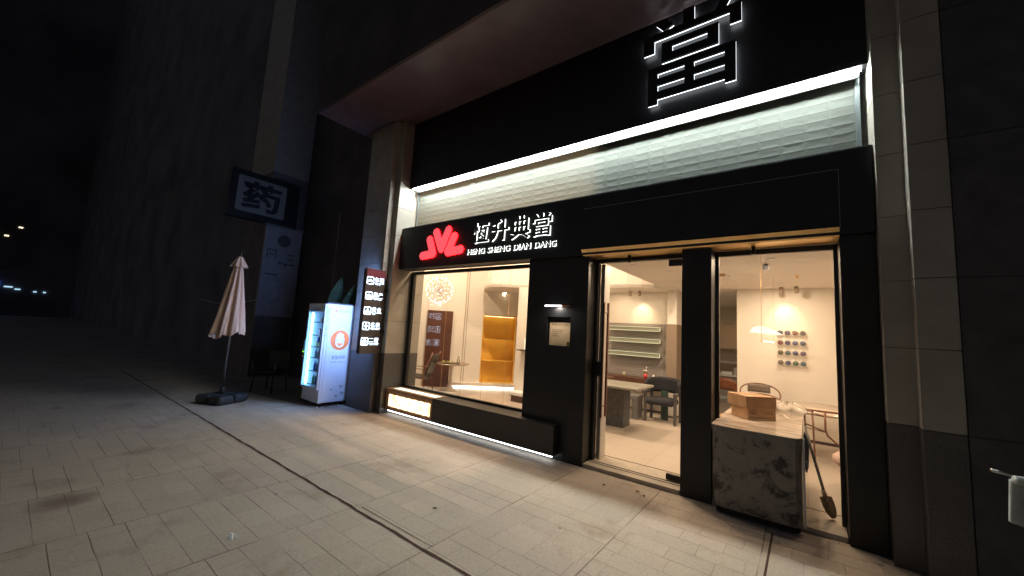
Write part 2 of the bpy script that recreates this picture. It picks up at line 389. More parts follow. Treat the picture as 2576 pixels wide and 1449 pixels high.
# overhang of the storeys above
f = MB().box(-7.35, 4.5, 3.18, 4.46, 5.52, 13.0); obj("overhang", f, SOFFIT, B)
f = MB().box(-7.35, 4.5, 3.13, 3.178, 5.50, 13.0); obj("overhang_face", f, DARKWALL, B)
# stone pillars in courses with open joints
def pillar(poly, core, zs, ztop, nm):
    f = MB(); f.prism(core, 0, ztop)
    p = obj("stone_pillar", f, STONEG, B)
    zz = list(zs)+[ztop]
    for a, b_ in zip(zz, zz[1:]): obj("stone_course", MB().prism(poly, a+.005, b_), STONE, p, .003)
    obj("plinth", MB().prism(poly, 0, zs[0]), PLINTH, p, .004)
ZS = [1.05, 1.64, 2.175, 2.71, 3.245, 3.78, 4.315, 4.85]
pillar([(-6.05,5.0),(-6.98,5.0),(-6.98,4.14),(-6.2,4.14),(-6.2,4.25),(-6.05,4.25)], [(-6.06,4.99),(-6.97,4.99),(-6.97,4.15),(-6.21,4.15),(-6.21,4.26),(-6.06,4.26)], ZS, 5.5, 'l')
pillar([(.512,5.0),(.512,4.30),(.68,4.30),(.68,4.17),(.90,4.17),(.90,5.0)], [(.52,4.99),(.52,4.31),(.69,4.31),(.69,4.18),(.89,4.18),(.89,4.99)], ZS, 5.5, 'r')
# plain dark wall to the left, next pillar, and to the right
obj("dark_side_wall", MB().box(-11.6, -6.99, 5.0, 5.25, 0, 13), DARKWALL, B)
DS = mat("shaded_cladding", (.055,.052,.056), .55, var=.25, vscale=6, bump=.15, bscale=60)  # the right wall's unlit look is darkened into this stone colour
dc = obj("dark_side_wall", MB().box(.905, 9, 4.20, 5.2, 0, 5.49), mat("dark_joint",(.02,.02,.02),.8), B)
for i in range(6):
    for a_, b_ in zip([0]+ZS[::2], ZS[::2]+[5.49]): obj("cladding_slab", MB().box(.908+i*1.2, .908+i*1.2+1.192, 4.185, 4.199, a_+.005, b_), DS, dc)
# bench ledge is a part of the shopfront
f = MB().box(-4.80, -2.53, 4.345, 4.70, .07, .44)
bench = obj("bench_ledge", f, mat("ledge_panel", (.022,.021,.021), .45, var=.2, vscale=6), B, .004)
f = MB().box(-6.03, -5.9845, 4.345, 4.70, .07, .44).box(-5.984, -4.801, 4.60, 4.70, .07, .438).box(-5.984, -4.801, 4.345, 4.43, .405, .438).box(-5.984,-5.95,4.43,4.60,.405,.438).box(-4.83,-4.801,4.43,4.60,.405,.438)
f.box(-5.984,-4.801,4.352,4.60,.07,.10)
obj("box_frame", f, mat("warm_frame", (.34,.21,.13), .5, var=.2, vscale=8), bench)
# backlit onyx lightbox, front and top
ON = bpy.data.materials.new("onyx_glow"); ON.use_nodes = True; t = ON.node_tree; t.nodes.clear(); o_ = t.nodes.new("ShaderNodeOutputMaterial"); e_ = t.nodes.new("ShaderNodeEmission")
g_ = t.nodes.new("ShaderNodeNewGeometry"); nz = t.nodes.new("ShaderNodeTexNoise"); nz.inputs["Scale"].default_value = 9; nz.inputs["Detail"].default_value = 7; nz.inputs["Distortion"].default_value = .8
cr = t.nodes.new("ShaderNodeValToRGB"); cr.color_ramp.elements[0].position = .32; cr.color_ramp.elements[0].color = (1.0,.45,.12,1); cr.color_ramp.elements[1].position = .52; cr.color_ramp.elements[1].color = (1,.78,.46,1)
t.links.new(g_.outputs["Position"], nz.inputs["Vector"]); t.links.new(nz.outputs[0], cr.inputs[0]); t.links.new(cr.outputs[0], e_.inputs[0]); e_.inputs[1].default_value = 2.6; t.links.new(e_.outputs[0], o_.inputs[0])
f = MB().box(-5.975, -4.81, 4.352, 4.358, .10, .405); lb = obj("onyx_panel", f, mat("onyx_edge", (.55,.32,.16), .5, var=.3, vscale=20), bench)
pts = [];  nn = 60
def wav(i, k): return .006*math.sin(i*1.9+k)+.004*math.sin(i*.7+2*k)
poly = [(-5.945+i*(1.10/nn), .140+wav(i, 0)) for i in range(nn+1)]+[(-4.845-i*(1.10/nn), .345+wav(i, 3)) for i in range(nn+1)]
obj("onyx_light", MB().ext(poly, (0, 4.351, 0), X, Z, .002), ON, lb)
f = MB().box(-5.949, -4.831, 4.431, 4.599, .425, .436); obj("top_light", f, emis("ledge_top_glow", (.92,1.0,.80), 1.5), bench)

# window (pane + frame) --------------------------------------------------
f = MB().box(-6.045, -5.965, 4.69, 4.75, .44, 2.61).box(-5.965, -3.12, 4.69, 4.75, .44, .476).box(-5.965, -3.12, 4.69, 4.75, 2.555, 2.61)
wf = obj("window_frame", f, FRAME, B, .003)
obj("window_pane", MB().add([(-5.965,4.72,.476),(-3.12,4.72,.476),(-3.12,4.72,2.555),(-5.965,4.72,2.555)], [(0,1,2,3)]), GLASS, wf)
f = MB().box(-6.0,-3.12,4.752,4.83,.05,.46); obj("window_sill", f, mat("inner_sill",(.5,.42,.34),.5), wf)
# right window beside the door
f = MB().box(-.768, -.735, 4.70, 4.75, .05, 2.60).box(.235, .266, 4.70, 4.75, .05, 2.60).box(-.735, .235, 4.70, 4.75, 2.545, 2.60)
wf2 = obj("window_frame", f, FRAME, B, .003)
obj("window_pane", MB().add([(-.735,4.72,.046),(.235,4.72,.046),(.235,4.72,2.545),(-.735,4.72,2.545)], [(0,1,2,3)]), GLASS, wf2)
# door --------------------------------------------------------------------
f = MB().box(-2.188, -2.15, 4.68, 4.76, .046, 2.60).box(-2.15, -1.068, 4.68, 4.76, 2.555, 2.60)
dr = obj("door", f, FRAME, B, .003)
obj("door_pane", MB().add([(-2.135,4.72,.055),(-1.075,4.72,.055),(-1.075,4.72,2.55),(-2.135,4.72,2.55)], [(0,1,2,3)]), GLASS, dr)
f = MB().box(-2.15, -2.095, 4.765, 4.93, .05, 2.55); obj("inner_jamb", f, mat("pale_jamb",(.55,.52,.48),.5), dr)
obj("patch_fitting", MB().box(-1.27, -1.085, 4.70, 4.74, 2.47, 2.545), BLACKM, dr, .003); obj("patch_fitting", MB().box(-1.27, -1.085, 4.70, 4.74, .052, .11), BLACKM, dr, .003)
f = MB().box(-2.187, -2.07, 4.665, 4.735, 1.09, 1.27); obj("lock", f, BLACKM, dr, .004)
f = MB()
for yy in (4.655, 4.79):
    f.box(-2.06,-2.035,yy-.012,yy+.012,.58,2.03)
    for z in (.72, 1.9): f.tube([(-2.047,yy,z),(-2.047,4.72,z)], .009)
obj("door_handle", f, BRZTUBE, dr, .002)
f = MB().box(-2.0605,-2.0345,4.640,4.643,.60,2.01); obj("handle_inlay", f, BLACKM, dr)

# interior shell ------------------------------------------------------------
TILE = mat("interior_floor", (.56,.47,.38), .42, var=.05, vscale=3)
t = TILE.node_tree; br = t.nodes.new("ShaderNodeTexBrick"); br.offset = 0; br.inputs["Scale"].default_value = 1; br.inputs["Brick Width"].default_value = .8; br.inputs["Row Height"].default_value = .8
br.inputs["Mortar Size"].default_value = .004; br.inputs["Color1"].default_value = (.45,.385,.325,1); br.inputs["Color2"].default_value = (.435,.375,.315,1); br.inputs["Mortar"].default_value = (.30,.24,.19,1)
g_ = t.nodes.new("ShaderNodeNewGeometry"); t.links.new(g_.outputs["Position"], br.inputs["Vector"]); t.links.new(br.outputs[0], t.nodes["Principled BSDF"].inputs["Base Color"])
struct("floor", MB().box(-9.8, 1.4, 5.26, 13.2, -.1, .05).box(-6.04,1.4,4.985,5.259,-.1,.05), TILE)
struct("floor", MB().box(-6.04, -3.13, 4.76, 4.984, -.1, .05), TILE)
q2 = 1/math.sqrt(2)
def dg_(s, n): return (-7.34+(s-n)*q2, 7.26+(s+n)*q2)
def dbox(f, s0, s1, n0, n1, z0, z1): return f.prism([dg_(s0,n0), dg_(s1,n0), dg_(s1,n1), dg_(s0,n1)], z0, z1)
f = MB(); dbox(f,-3.2,.71,0,.5,0,4.4); dbox(f,1.612,3.4,0,.5,0,4.4); dbox(f,.71,1.612,0,.5,1.98,4.4); dbox(f,.71,1.612,0,.5,0,.195); dbox(f,.71,1.612,.34,.5,.195,1.98)
struct("interior_wall", f, PLASTER)
GOLD = mat("gold_lacquer", (.88,.56,.10), .45, metal=.05, var=.06, vscale=4)
gn = thing("display_niche", "golden lit display niche with three shelves in the angled wall", "display niche", (*dg_(1.16,.2),.2))
f = MB(); dbox(f,.712,1.61,.325,.338,.20,1.978); dbox(f,.712,.725,.0,.325,.20,1.978); dbox(f,1.597,1.61,.0,.325,.20,1.978); dbox(f,.725,1.597,.0,.325,.198,.215); dbox(f,.725,1.597,.02,.325,1.955,1.977)
obj("niche_lining", f, GOLD, gn)
for z in (1.345, .785):
    f = MB(); dbox(f,.726,1.596,.03,.324,z-.022,z); sh = obj("shelf", f, GOLD, gn)
    f = MB(); dbox(f,.75,1.57,.22,.235,z-.027,z-.0225)
    if z > 1: obj("shelf_light", f, emis("niche_led",(1,.74,.34),6.0), sh)
f = MB(); dbox(f,.75,1.57,.22,.24,1.947,1.9545); obj("shelf_light", f, emis("niche_led",(1,.74,.34),6.0), gn)
f = MB(); dbox(f,.222,.232,-.004,.0,.2,4.2); dbox(f,.278,.288,-.004,.0,.2,4.2); struct("wall_groove", f, mat("groove",(.12,.09,.07),.8))
f = MB(); dbox(f,-.08,2.3,-.14,-.002,.115,.195); struct("plinth_step", f, PLASTER)
f = MB(); dbox(f,-.08,2.3,-.115,-.10,.055,.11); tag(obj("led_strip", f, LEDI), "bright white light strip along the foot of the angled interior wall", "light strip")
bpn_ = MB(); dbox(bpn_,-.75,-.09,-.05,-.001,.05,2.01); tag(obj("wall_panel", bpn_, BROWNP, bevel=.004), "tall dark brown panel on the angled wall behind the round table", "panel")
# white block, back walls
struct("interior_wall", MB().box(-5.36,-3.75,7.3,9.2,.05,2.62), PLASTER)
struct("interior_wall", MB().box(-3.75,-2.07,8.6,9.2,.05,4.4), PLASTER)
struct("wall_pilaster", MB().box(-2.25,-2.07,8.29,8.599,.05,2.62), PLASTER)
struct("interior_wall", MB().box(-1.0,1.4,8.3,8.6,.05,4.4), PLASTER)
struct("interior_wall", MB().box(-6,1.4,12.9,13.2,.05,4.4).box(1.2,1.4,4.99,12.9,.05,4.4).box(-9.8,-9.6,5.26,12.89,.05,4.35), PLASTER)
struct("skirting", MB().box(-3.75,-2.26,8.585,8.599,.05,.09).box(-1.0,1.2,8.285,8.299,.05,.095).box(-2.26,-2.06,8.278,8.289,.05,.09).box(-5.37,-3.75,7.287,7.299,.05,.08).box(-2.069,-2.058,8.279,9.2,.05,.09), mat("skirting_dark",(.06,.035,.03),.5))
# ceilings: low slab with a curved void edge, and a high one over the void
curve = [(-6.95,7.86),(-6.6,7.45),(-6.27,7.17),(-6.0,7.04),(-5.72,7.06),(-5.45,7.25),(-5.2,7.4),(-4.7,7.6),(-4.1,7.66),(-3.35,7.66),(-2.9,7.67),(-2.6,7.74),(-2.4,7.85),(-2.24,8.03)]
edge_pts = [(-2.24,8.03),(-2.24,4.99)]
low = [(-2.24,4.99),(1.3,4.99),(1.3,13.0),(-7.4,13.0),(-7.4,8.4)]+curve[:-1]+[(-2.24,8.03)]
struct("ceiling", MB().prism([(a,b_) for a,b_ in low], 2.62, 2.68), CEIL)
struct("ceiling", MB().box(-2.24,.27,4.77,4.989,2.62,2.68), CEIL)
f = MB(); cv = curve+[]
for (a,b_),(c,d) in zip(cv, cv[1:]): f.add([(a,b_,2.625),(c,d,2.625),(c,d,4.36),(a,b_,4.36)], [(0,1,2,3)], True)
f.add([(-2.24,8.03,2.625),(-2.24,4.7,2.625),(-2.24,4.7,4.36),(-2.24,8.03,4.36)], [(0,1,2,3)])
struct("bulkhead", f, PLASTER)
struct("ceiling", MB().box(-9.8,1.4,5.26,13.2,4.36,4.44).box(-6.04,.5,4.71,5.259,4.36,4.44), CEIL)

# ---- tile feature wall with lit glass shelves
TW = bpy.data.materials.new("ribbed_tile"); TW.use_nodes = True; t = TW.node_tree; pb = t.nodes["Principled BSDF"]
br = t.nodes.new("ShaderNodeTexBrick"); g_ = t.nodes.new("ShaderNodeNewGeometry"); mp = t.nodes.new("ShaderNodeMapping"); mp.inputs["Rotation"].default_value = (R(90),0,0)
br.inputs["Scale"].default_value = 1; br.inputs["Brick Width"].default_value = .14; br.inputs["Row Height"].default_value = .034; br.inputs["Mortar Size"].default_value = .004
br.inputs["Color1"].default_value = (.40,.37,.35,1); br.inputs["Color2"].default_value = (.36,.335,.325,1); br.inputs["Mortar"].default_value = (.20,.18,.17,1)
t.links.new(g_.outputs["Position"], mp.inputs[0]); t.links.new(mp.outputs[0], br.inputs["Vector"]); t.links.new(br.outputs[0], pb.inputs["Base Color"]); pb.inputs["Roughness"].default_value = .3
bpn = t.nodes.new("ShaderNodeBump"); bpn.inputs["Strength"].default_value = .6; bpn.inputs["Distance"].default_value = .01; bpn.invert = True
t.links.new(br.outputs["Fac"], bpn.inputs["Height"]); t.links.new(bpn.outputs[0], pb.inputs["Normal"])
tag(obj("tiled_splashback", MB().box(-3.74,-2.252,8.57,8.584,.62,1.92), TW), "grey ribbed tile splashback behind the three lit shelves", "splashback")
struct("wall_cladding", MB().box(-2.262,-2.062,8.283,8.2885,.66,1.92).box(-2.069,-2.062,8.2886,9.2,.66,1.92), mat("taupe_cladding",(.26,.20,.15),.5))
SHL = emis("shelf_edge_glow", (1.0,.97,.55), 1.0)
for k,(z,nm) in enumerate(((1.80,"uppermost"),(1.545,"middle"),(1.25,"lowest"))):
    sh = thing("glass_shelf", f"{nm} of the three glowing glass shelves on the grey tile wall", "shelf", (-3.0,8.5,z), group="glass shelves on the tile wall")
    obj("glass_slab", MB().box(-3.55,-2.42,8.40,8.566,z-.035,z+.035), mat("smoke_glass",(.30,.30,.25),.15,spec=.6), sh)
    f = MB()
    for zz in (z-.04, z+.04): f.box(-3.55,-2.42,8.385,8.395,zz-.0045,zz+.0045)
    f.box(-2.424,-2.414,8.385,8.395,z-.03,z+.03); obj("edge_light", f, SHL, sh)

# ================================================================== HEADER LIGHT, BENCH LIGHT
tag(obj("header_light", MB().box(-5.97,.47,4.494,4.554,4.199,4.2085), LEDW), "long bright white light strip under the header above the glass blocks", "light strip")
tag(obj("bench_light", MB().box(-5.98,-2.56,4.372,4.392,.048,.066), LEDB), "white light strip glowing under the black bench ledge", "light strip")

# ================================================================== BIG BACKLIT CHARACTER
def rects_to(f, rects, y0, y1):
    for (a,b_,c,d) in rects: f.box(a,b_,y0,y1,c,d)
bigr = [(-1.455,-1.345,4.385,4.85),(-.63,-.525,4.40,4.85),(-1.345,-1.04,4.77,4.85),(-.94,-.63,4.77,4.85),(-1.345,-1.04,4.615,4.70),(-.94,-.63,4.615,4.70),(-1.345,-1.04,4.445,4.535),(-.94,-.63,4.445,4.535),(-1.04,-.94,4.445,4.85),
  (-1.30,-1.18,4.89,5.14),(-.80,-.69,4.89,5.14),(-1.18,-.80,4.89,4.99),(-1.18,-.80,5.07,5.14),
  (-1.515,-1.39,5.06,5.29),(-.58,-.47,5.07,5.29),(-1.39,-.58,5.21,5.29),(-1.06,-.94,5.291,5.47)]
bigp = [[(-1.37,5.41),(-1.275,5.295),(-1.17,5.34),(-1.27,5.455)],[(-.72,5.295),(-.62,5.295),(-.54,5.44),(-.64,5.475)]]
bs = thing("character_sign", "large dark channel character with white backlit edges high on the wall", "sign", (-1,4.46,4.4))
f = MB(); rects_to(f, bigr, 4.385, 4.415)
for p in bigp: f.ext(p, (0,4.415,0), X, Z, .03)
obj("character_face", f, BLACK, bs)
f = MB(); rects_to(f, bigr, 4.4165, 4.427)
for p in bigp: f.ext(p, (0,4.427,0), X, Z, .0105)
obj("edge_light", f, LETTER, bs)

# ================================================================== FASCIA SIGN
fs_ = thing("fascia_sign", "illuminated shop name sign with red emblem and white edged lettering", "sign", (-3.8,4.37,2.8))
lg = None
strokes = [((-5.215,3.10),(-5.105,2.845),(-5.375,2.825)),((-5.055,3.215),(-4.905,2.915),(-4.755,3.225)),((-4.605,3.10),(-4.735,2.845),(-4.445,2.865))]
e1 = MB(); e2 = MB()
for s in strokes:
    e1.ext(stroke(*s, .128), (0,4.375,0), X, Z, .024); e2.ext(stroke(*s, .136), (0,4.3755,0), X, Z, .012)
lg = obj("emblem", e1, REDFACE, fs_); obj("emblem_halo", e2, REDGLOW, lg)
for ch, a, b_, c, d in (("恆",-4.17,-3.85,2.93,3.25),("升",-3.79,-3.46,2.93,3.25),("典",-3.42,-3.075,2.92,3.255),("當",-3.03,-2.715,2.925,3.245)):
    tf = text_mb(ch, .3, (a,4.362,c), X, Z, .012, .012, width=b_-a, height=d-c)
    co_ = obj("character", tf, BLACKM, fs_)
    tg = text_mb(ch, .3, (a-.002,4.377,c-.004), X, Z, .0135, .017, width=b_-a+.004, height=d-c+.008)
    obj("edge_light", tg, LETTERW, co_)
for wd, a, b_ in (("HENG",-4.275,-3.915),("SHENG",-3.85,-3.42),("DIAN",-3.35,-3.05),("DANG",-2.98,-2.635)):
    tf = text_mb(wd, .1, (a,4.364,2.762), X, Z, .010, .008, width=b_-a, height=.082)
    co_ = obj("lettering", tf, BLACKM, fs_)
    tg = text_mb(wd, .1, (a-.001,4.3775,2.758), X, Z, .0125, .011, width=b_-a+.002, height=.087)
    obj("edge_light", tg, LETTERW, co_)

# ================================================================== BLADE SIGN
bl = thing("blade_sign", "tall dark projecting sign listing services in glowing white icons and text", "sign", (-6.2,4.0,1.04))
obj("sign_body", MB().box(-6.24,-6.15,3.80,4.19,1.045,2.555), mat("sign_body_brown",(.040,.030,.032),.42,var=.15,vscale=5), bl, .004)
obj("red_top", MB().box(-6.1498,-6.147,3.803,4.187,2.40,2.55), mat("sign_red",(.16,.025,.04),.5), bl)
for z in (1.4, 2.15): obj("bracket", MB().box(-6.19,-6.13,4.19,4.25,z,z+.06), BLACKM, bl)
items = [("车辆","Auto Car",2.28),("房产","Real Estate",2.01),("黄金","Gold",1.74),("名表","Luxury Watch",1.47),("二奢","Luxury Goods",1.20)]
def icon(k, P):   # P maps (u,v) in a .1 square to world; returns mesh
    f = MB(); ux, uy, org = P
    def ring(wd=.092, r=.016, b_=.008):
        o = rrect(wd,wd,r); i = [(b_+x*(wd-2*b_)/wd, b_+y*(wd-2*b_)/wd) for x,y in o]; n = len(o)
        pts = [org+ux*x+uy*y for x,y in o]+[org+ux*x+uy*y for x,y in i]
        f.add(pts, [(q,(q+1)%n,(q+1)%n+n,q+n) for q in range(n)])
    def poly(p): f.add([org+ux*x+uy*y for x,y in p], [list(range(len(p)))])
    ring()
    if k == 0: poly([(.016,.036),(.076,.036),(.078,.046),(.066,.05),(.056,.062),(.036,.062),(.026,.05),(.014,.046)]); poly([(.022,.028),(.034,.028),(.034,.035),(.022,.035)]); poly([(.058,.028),(.07,.028),(.07,.035),(.058,.035)])
    if k == 1: poly([(.018,.024),(.074,.024),(.074,.045),(.046,.068),(.018,.045)])
    if k == 2: poly([(.034,.05),(.058,.05),(.053,.07),(.039,.07)]); poly([(.018,.024),(.044,.024),(.039,.046),(.023,.046)]); poly([(.048,.024),(.074,.024),(.069,.046),(.053,.046)])
    if k == 3: poly([(.046+.018*math.cos(a*math.pi/6), .046+.018*math.sin(a*math.pi/6)) for a in range(12)]); poly([(.038,.066),(.054,.066),(.052,.082),(.04,.082)]); poly([(.04,.010),(.052,.010),(.054,.026),(.038,.026)])
    if k == 4: poly([(.024,.02),(.068,.02),(.068,.06),(.024,.06)]); poly([(.034,.064),(.058,.064),(.058,.072),(.034,.072)])
    return f
for side in (1, -1):
    xx = -6.1465 if side == 1 else -6.2435
    ux = Vector((0,side,0)); uy = Vector(Z)
    y0 = 3.845 if side == 1 else 4.15
    for k,(zh,en,z) in enumerate(items):
        zc = z+.06
        f = icon(k, (ux*1.5, uy*1.5, Vector((xx, y0-side*.03, zc-.069))))
        f2 = text_mb(zh, .1, (xx, y0+side*.125, zc-.018), ux, uy, 0, -.004, width=.19, height=.088)
        f3 = text_mb(en, .02, (xx, y0+side*.14, zc-.066), ux, uy, 0, 0, width=min(.17,.0145*len(en)), height=.022)
        f4 = MB().add([Vector((xx,y0,zc))+ux*a+uy*b_ for a,b_ in ((.113,-.036),(.325,-.036),(.325,-.030),(.113,-.030))], [(0,1,2,3)])
        fj = join(f, f2, f3, f4)
        obj("service_entry", fj, SIGNGLOW if side == 1 else SIGNBACK, bl)

# ================================================================== NOTICE + PICTURE LIGHT
no = thing("notice", "cream paper notice headed WELCOME in a recess of the black wall", "notice", (-2.6,4.5,1.44))
f = MB().box(-2.76,-2.43,4.512,4.518,1.437,1.745); obj("paper", f, mat("kraft_paper",(.66,.48,.28),.8,var=.06,vscale=10), no)
obj("heading", text_mb("WELCOME!", .05, (-2.735,4.511,1.70), X, Z, 0, 0, width=.28, height=.03), mat("faded_ink",(.19,.14,.09),.8), no)
f = MB()
for z, wds in ((1.64,(.05,.06,.05,.03)),(1.615,(.06,.04,.05)),(1.585,(.03,.07)),(1.56,(.05,.05,.02))):
    x = -2.715
    for q in wds: f.box(x,x+q*.8,4.5112,4.5116,z,z+.007); x += q
obj("writing", f, mat("faded_ink",(.19,.14,.09),.8), no)
obj("corner_tab", MB().box(-2.49,-2.431,4.508,4.511,1.437,1.495), mat("brown_tab",(.16,.10,.03),.7), no)
pl = thing("picture_light", "slim copper picture light over the paper notice on black wall", "wall light", (-2.6,4.4,1.95))
f = MB().box(-2.78,-2.42,4.40,4.469,1.953,1.967); obj("copper_bar", f, COPPER, pl, .002)
f = MB().box(-2.775,-2.53,4.385,4.399,1.950,1.966); obj("light_tube", f, emis("tube_white",(.98,.95,1),8.0), pl)
lamp("tube_lamp", 'AREA', (-2.62,4.41,1.949), 2.2, (1,.90,.80), pl, size=.06)

# soffit downlights
for k, x in enumerate((-1.70,-.40)):
    d = thing("soffit_downlight", "small black cylinder downlight above the "+("glass door" if k == 0 else "right hand window"), "downlight", (x,4.57,2.6), group="downlights under the bronze soffit")
    obj("housing", MB().lathe([(.018,0),(.018,-.05),(.024,-.05),(.024,-.085),(.019,-.085)], (x,4.57,2.602), 16), BLACKM, d)
    obj("lens", MB().lathe([(.001,-.084),(.018,-.084),(.018,-.0835),(.001,-.0835)], (x,4.57,2.602), 16), emis("lens_glow",(1,.9,.7),6.0), d)
    lamp("spot_lamp", 'SPOT', (x,4.57,2.512), P_SOFFIT, (1.0,.82,.60), d, size=.02, spot=125, blend=.8)

# ================================================================== INTERIOR LIGHTS
dls = [(-1.58,5.95),(-.30,5.40),(-1.75,7.2),(-.30,7.6),(-1.2,10.4),(-1.9,5.3),(.75,6.4),(-.9,6.6),(-3.3,8.05),(-6.46,8.14),(-.45,4.95),(-3.0,7.95)]  # last two are added as fill, for the cartons and the room
dn = ["nearest the door head","in front of the pendant lamp","right of the curved bulkhead","behind the pendant lamp","over the far counter","beside the void edge","at the right end of the ceiling","left of the ceiling camera","over the tiled splashback","over the golden niche","just inside the right window, added to light the boxes","above the black armchair, added as room fill"]
for (x,y), nm in zip(dls, dn):
    d = thing("ceiling_downlight", f"small round recessed ceiling downlight {nm}", "downlight", (x,y,2.62), group="recessed ceiling downlights")
    obj("trim_ring", MB().lathe([(.030,-.001),(.042,-.001),(.042,-.006),(.030,-.006)], (x,y,2.6195), 20), WHITE, d)
    obj("lens", MB().lathe([(.001,-.004),(.029,-.004),(.029,-.0035),(.001,-.0035)], (x,y,2.6195), 16), emis("downlight_lens",(1,.82,.55),14.0), d)
    if nm not in ("left of the ceiling camera",): lamp("downlight_lamp", 'AREA', (x,y,2.606), P_DOWN*(.10 if x < -6 else .3 if y > 7.9 and x < -2.5 else 1), WARM, d, size=.06)
for k,(x,y) in enumerate(((-5.2,5.9),(-3.4,6.2),(-7.6,6.0))):  # hidden ceiling lamps added to light the tall part of the room
    d = thing("added_void_light", "unseen downlight added in the high ceiling "+("over the middle of the room","beside the door","over the round table")[k], "downlight", (x,y,4.36), group="added lights in the high ceiling")
    obj("trim_ring", MB().lathe([(.05,-.001),(.07,-.001),(.07,-.008),(.05,-.008)], (x,y,4.3595), 20), WHITE, d)
    lamp("downlight_lamp", 'AREA', (x,y,4.345), P_VOID, WARM, d, size=.10)
def ceiling_spot(x, y, to, nm, on):
    d = thing("ceiling_spotlight", nm, "spotlight", (x,y,2.62), group="surface spotlights on the ceiling")
    obj("housing", MB().lathe([(.03,0),(.03,-.11),(.026,-.11)], (x,y,2.619), 16), mat("spot_taupe",(.30,.22,.15),.5), d)
    if on:
        l = lamp("spot_lamp", 'SPOT', (x,y-.0,2.50), P_SPOT, (1,.74,.42), d, size=.035, spot=80, blend=1.0); aim(l, (x,y,2.50), to)
ceiling_spot(-.30, 8.08, (-.24,8.3,1.9), "left of the two spotlights above the wall of round cups", True)
ceiling_spot(-.09, 8.03, (-.1,8.3,1.6), "right of the two spotlights above the wall of round cups", False)
ceiling_spot(-3.07, 8.35, (-3,8.6,2), "left of the two spotlights above the tiled splashback", False)
ceiling_spot(-2.86, 8.35, (-2.84,8.6,2.05), "right of the two spotlights above the tiled splashback", True)

# ================================================================== CHANDELIER
ch = thing("chandelier", "spherical starburst chandelier of tiny bulbs and brass rods", "chandelier", (-6.67,6.0,2.42))
C0 = Vector((-6.67,6.0,2.42)); rr = .30
f = MB(); f.tube([C0+Vector((0,0,0)), (C0.x,C0.y,4.36)], .004, 6); obj("cord", f, BRASS, ch)
nodes = []; N_ = 76
for i in range(N_):
    z = 1-2*(i+.5)/N_; a = i*math.pi*(3-math.sqrt(5)); r_ = math.sqrt(1-z*z); nodes.append(Vector((r_*math.cos(a), r_*math.sin(a), z)))
f = MB()
for i, p in enumerate(nodes):
    f.tube([C0+p*.02, C0+p*rr], .0018, 4, cap=False)
    for q in sorted(nodes, key=lambda q_: (q_-p).length)[1:4]: f.tube([C0+p*rr*.93, C0+q*rr*.93], .0018, 4, cap=False)
obj("wire_frame", f, mat("antique_brass",(.30,.17,.06),.35,metal=.8), ch)
f = MB()
for p in nodes: f.ball(C0+p*rr, .0085, 8, 5)
o_ = obj("bulbs", f, emis("bulb_glow",(1,.86,.64),9.0), ch); o_["kind"] = "stuff"

# ================================================================== WINDOW FURNITURE
tt = thing("tulip_table", "round tulip pedestal table with pale stem behind the large window", "table", (-6.84,6.72,.05))
obj("tabletop", MB().lathe([(.001,.0),(.38,.0),(.43,.012),(.43,.022),(.001,.022)], (-6.84,6.72,.70), 48), mat("taupe_top",(.27,.20,.15),.3,var=.1,vscale=8), tt)
obj("pedestal", MB().lathe([(.25,.0),(.245,.012),(.16,.03),(.07,.09),(.04,.18),(.032,.35),(.036,.5),(.055,.6),(.09,.645)], (-6.84,6.72,.05), 32), mat("pale_stem",(.62,.55,.47),.35), tt)
tr = thing("serving_tray", "dark tray with yellow green leaves on the round table", "tray", (-6.84,6.6,.722))
obj("tray_board", MB().rbox((-6.80,6.62,.735), (.21,.12,.012), R(40)), mat("olive_tray",(.09,.085,.05),.5), tr, .004)
f = MB()
for k in range(26):
    a = random.uniform(0,6.28); c = Vector((-6.86+random.uniform(-.14,.14), 6.6+random.uniform(-.1,.1), .75+random.uniform(0,.03))); d = Vector((math.cos(a),math.sin(a),random.uniform(.0,.5)))*.05; e = Vector((-math.sin(a),math.cos(a),.1))*.014
    f.add([c-d, c+e, c+d, c-e], [(0,1,2,3)])
obj("leaf_garnish", f, mat("yellow_green_leaf",(.45,.40,.10),.6,var=.3,vscale=30), tr)
tag(obj("glass_carafe", MB().lathe([(.03,0),(.035,.02),(.03,.10),(.016,.15),(.02,.19)], (-6.60,6.70,.7225), 16), GLASS), "clear glass carafe standing on the round table", "carafe")
def leather_chair():
    c = thing("sling_chair", "dark sling armchair with thin frame left of the round table", "armchair", (-7.25,6.05,.05), R(-60), local=True)
    D = mat("dark_leather",(.035,.028,.024),.45); 
    obj("seat", MB().grid(lambda u,v: (-.26+.52*u, -.24+.48*v, .40-.05*math.sin(math.pi*u)-.03*v), 6, 6), D, c).modifiers.new("s",'SOLIDIFY').thickness = .025
    obj("backrest", MB().grid(lambda u,v: (-.26+.52*u, .25+.14*v, .42+.48*v), 6, 6), D, c).modifiers.new("s",'SOLIDIFY').thickness = .025
    for sx in (-.29,.29):
        obj("leg", MB().tube([(sx,-.27,0),(sx,-.25,.56),(sx,.2,.56)], .011, 8), BRZTUBE, c)
        obj("leg", MB().tube([(sx,.30,0),(sx,.22,.40),(sx,.42,.95)], .011, 8), BRZTUBE, c)
    return c
leather_chair()
for k,x in enumerate((-5.61,-5.12,-4.65,-4.18,-3.71)):
    tag(obj("hanging_wire", MB().tube([(x,4.80,.46),(x,4.80,2.9)], .0028, 6), BRASS), ("first","second","third","fourth","fifth")[k]+" thin vertical brass wire from the left inside the large window", "wire", "brass wires inside the large window")
sb = thing("wall_shelf", "small brown ledge with a warm glow on the white wall block", "shelf", (-5.0,7.25,1.17))
obj("ledge", MB().box(-5.21,-4.6,7.12,7.299,1.16,1.185), WOODD, sb)
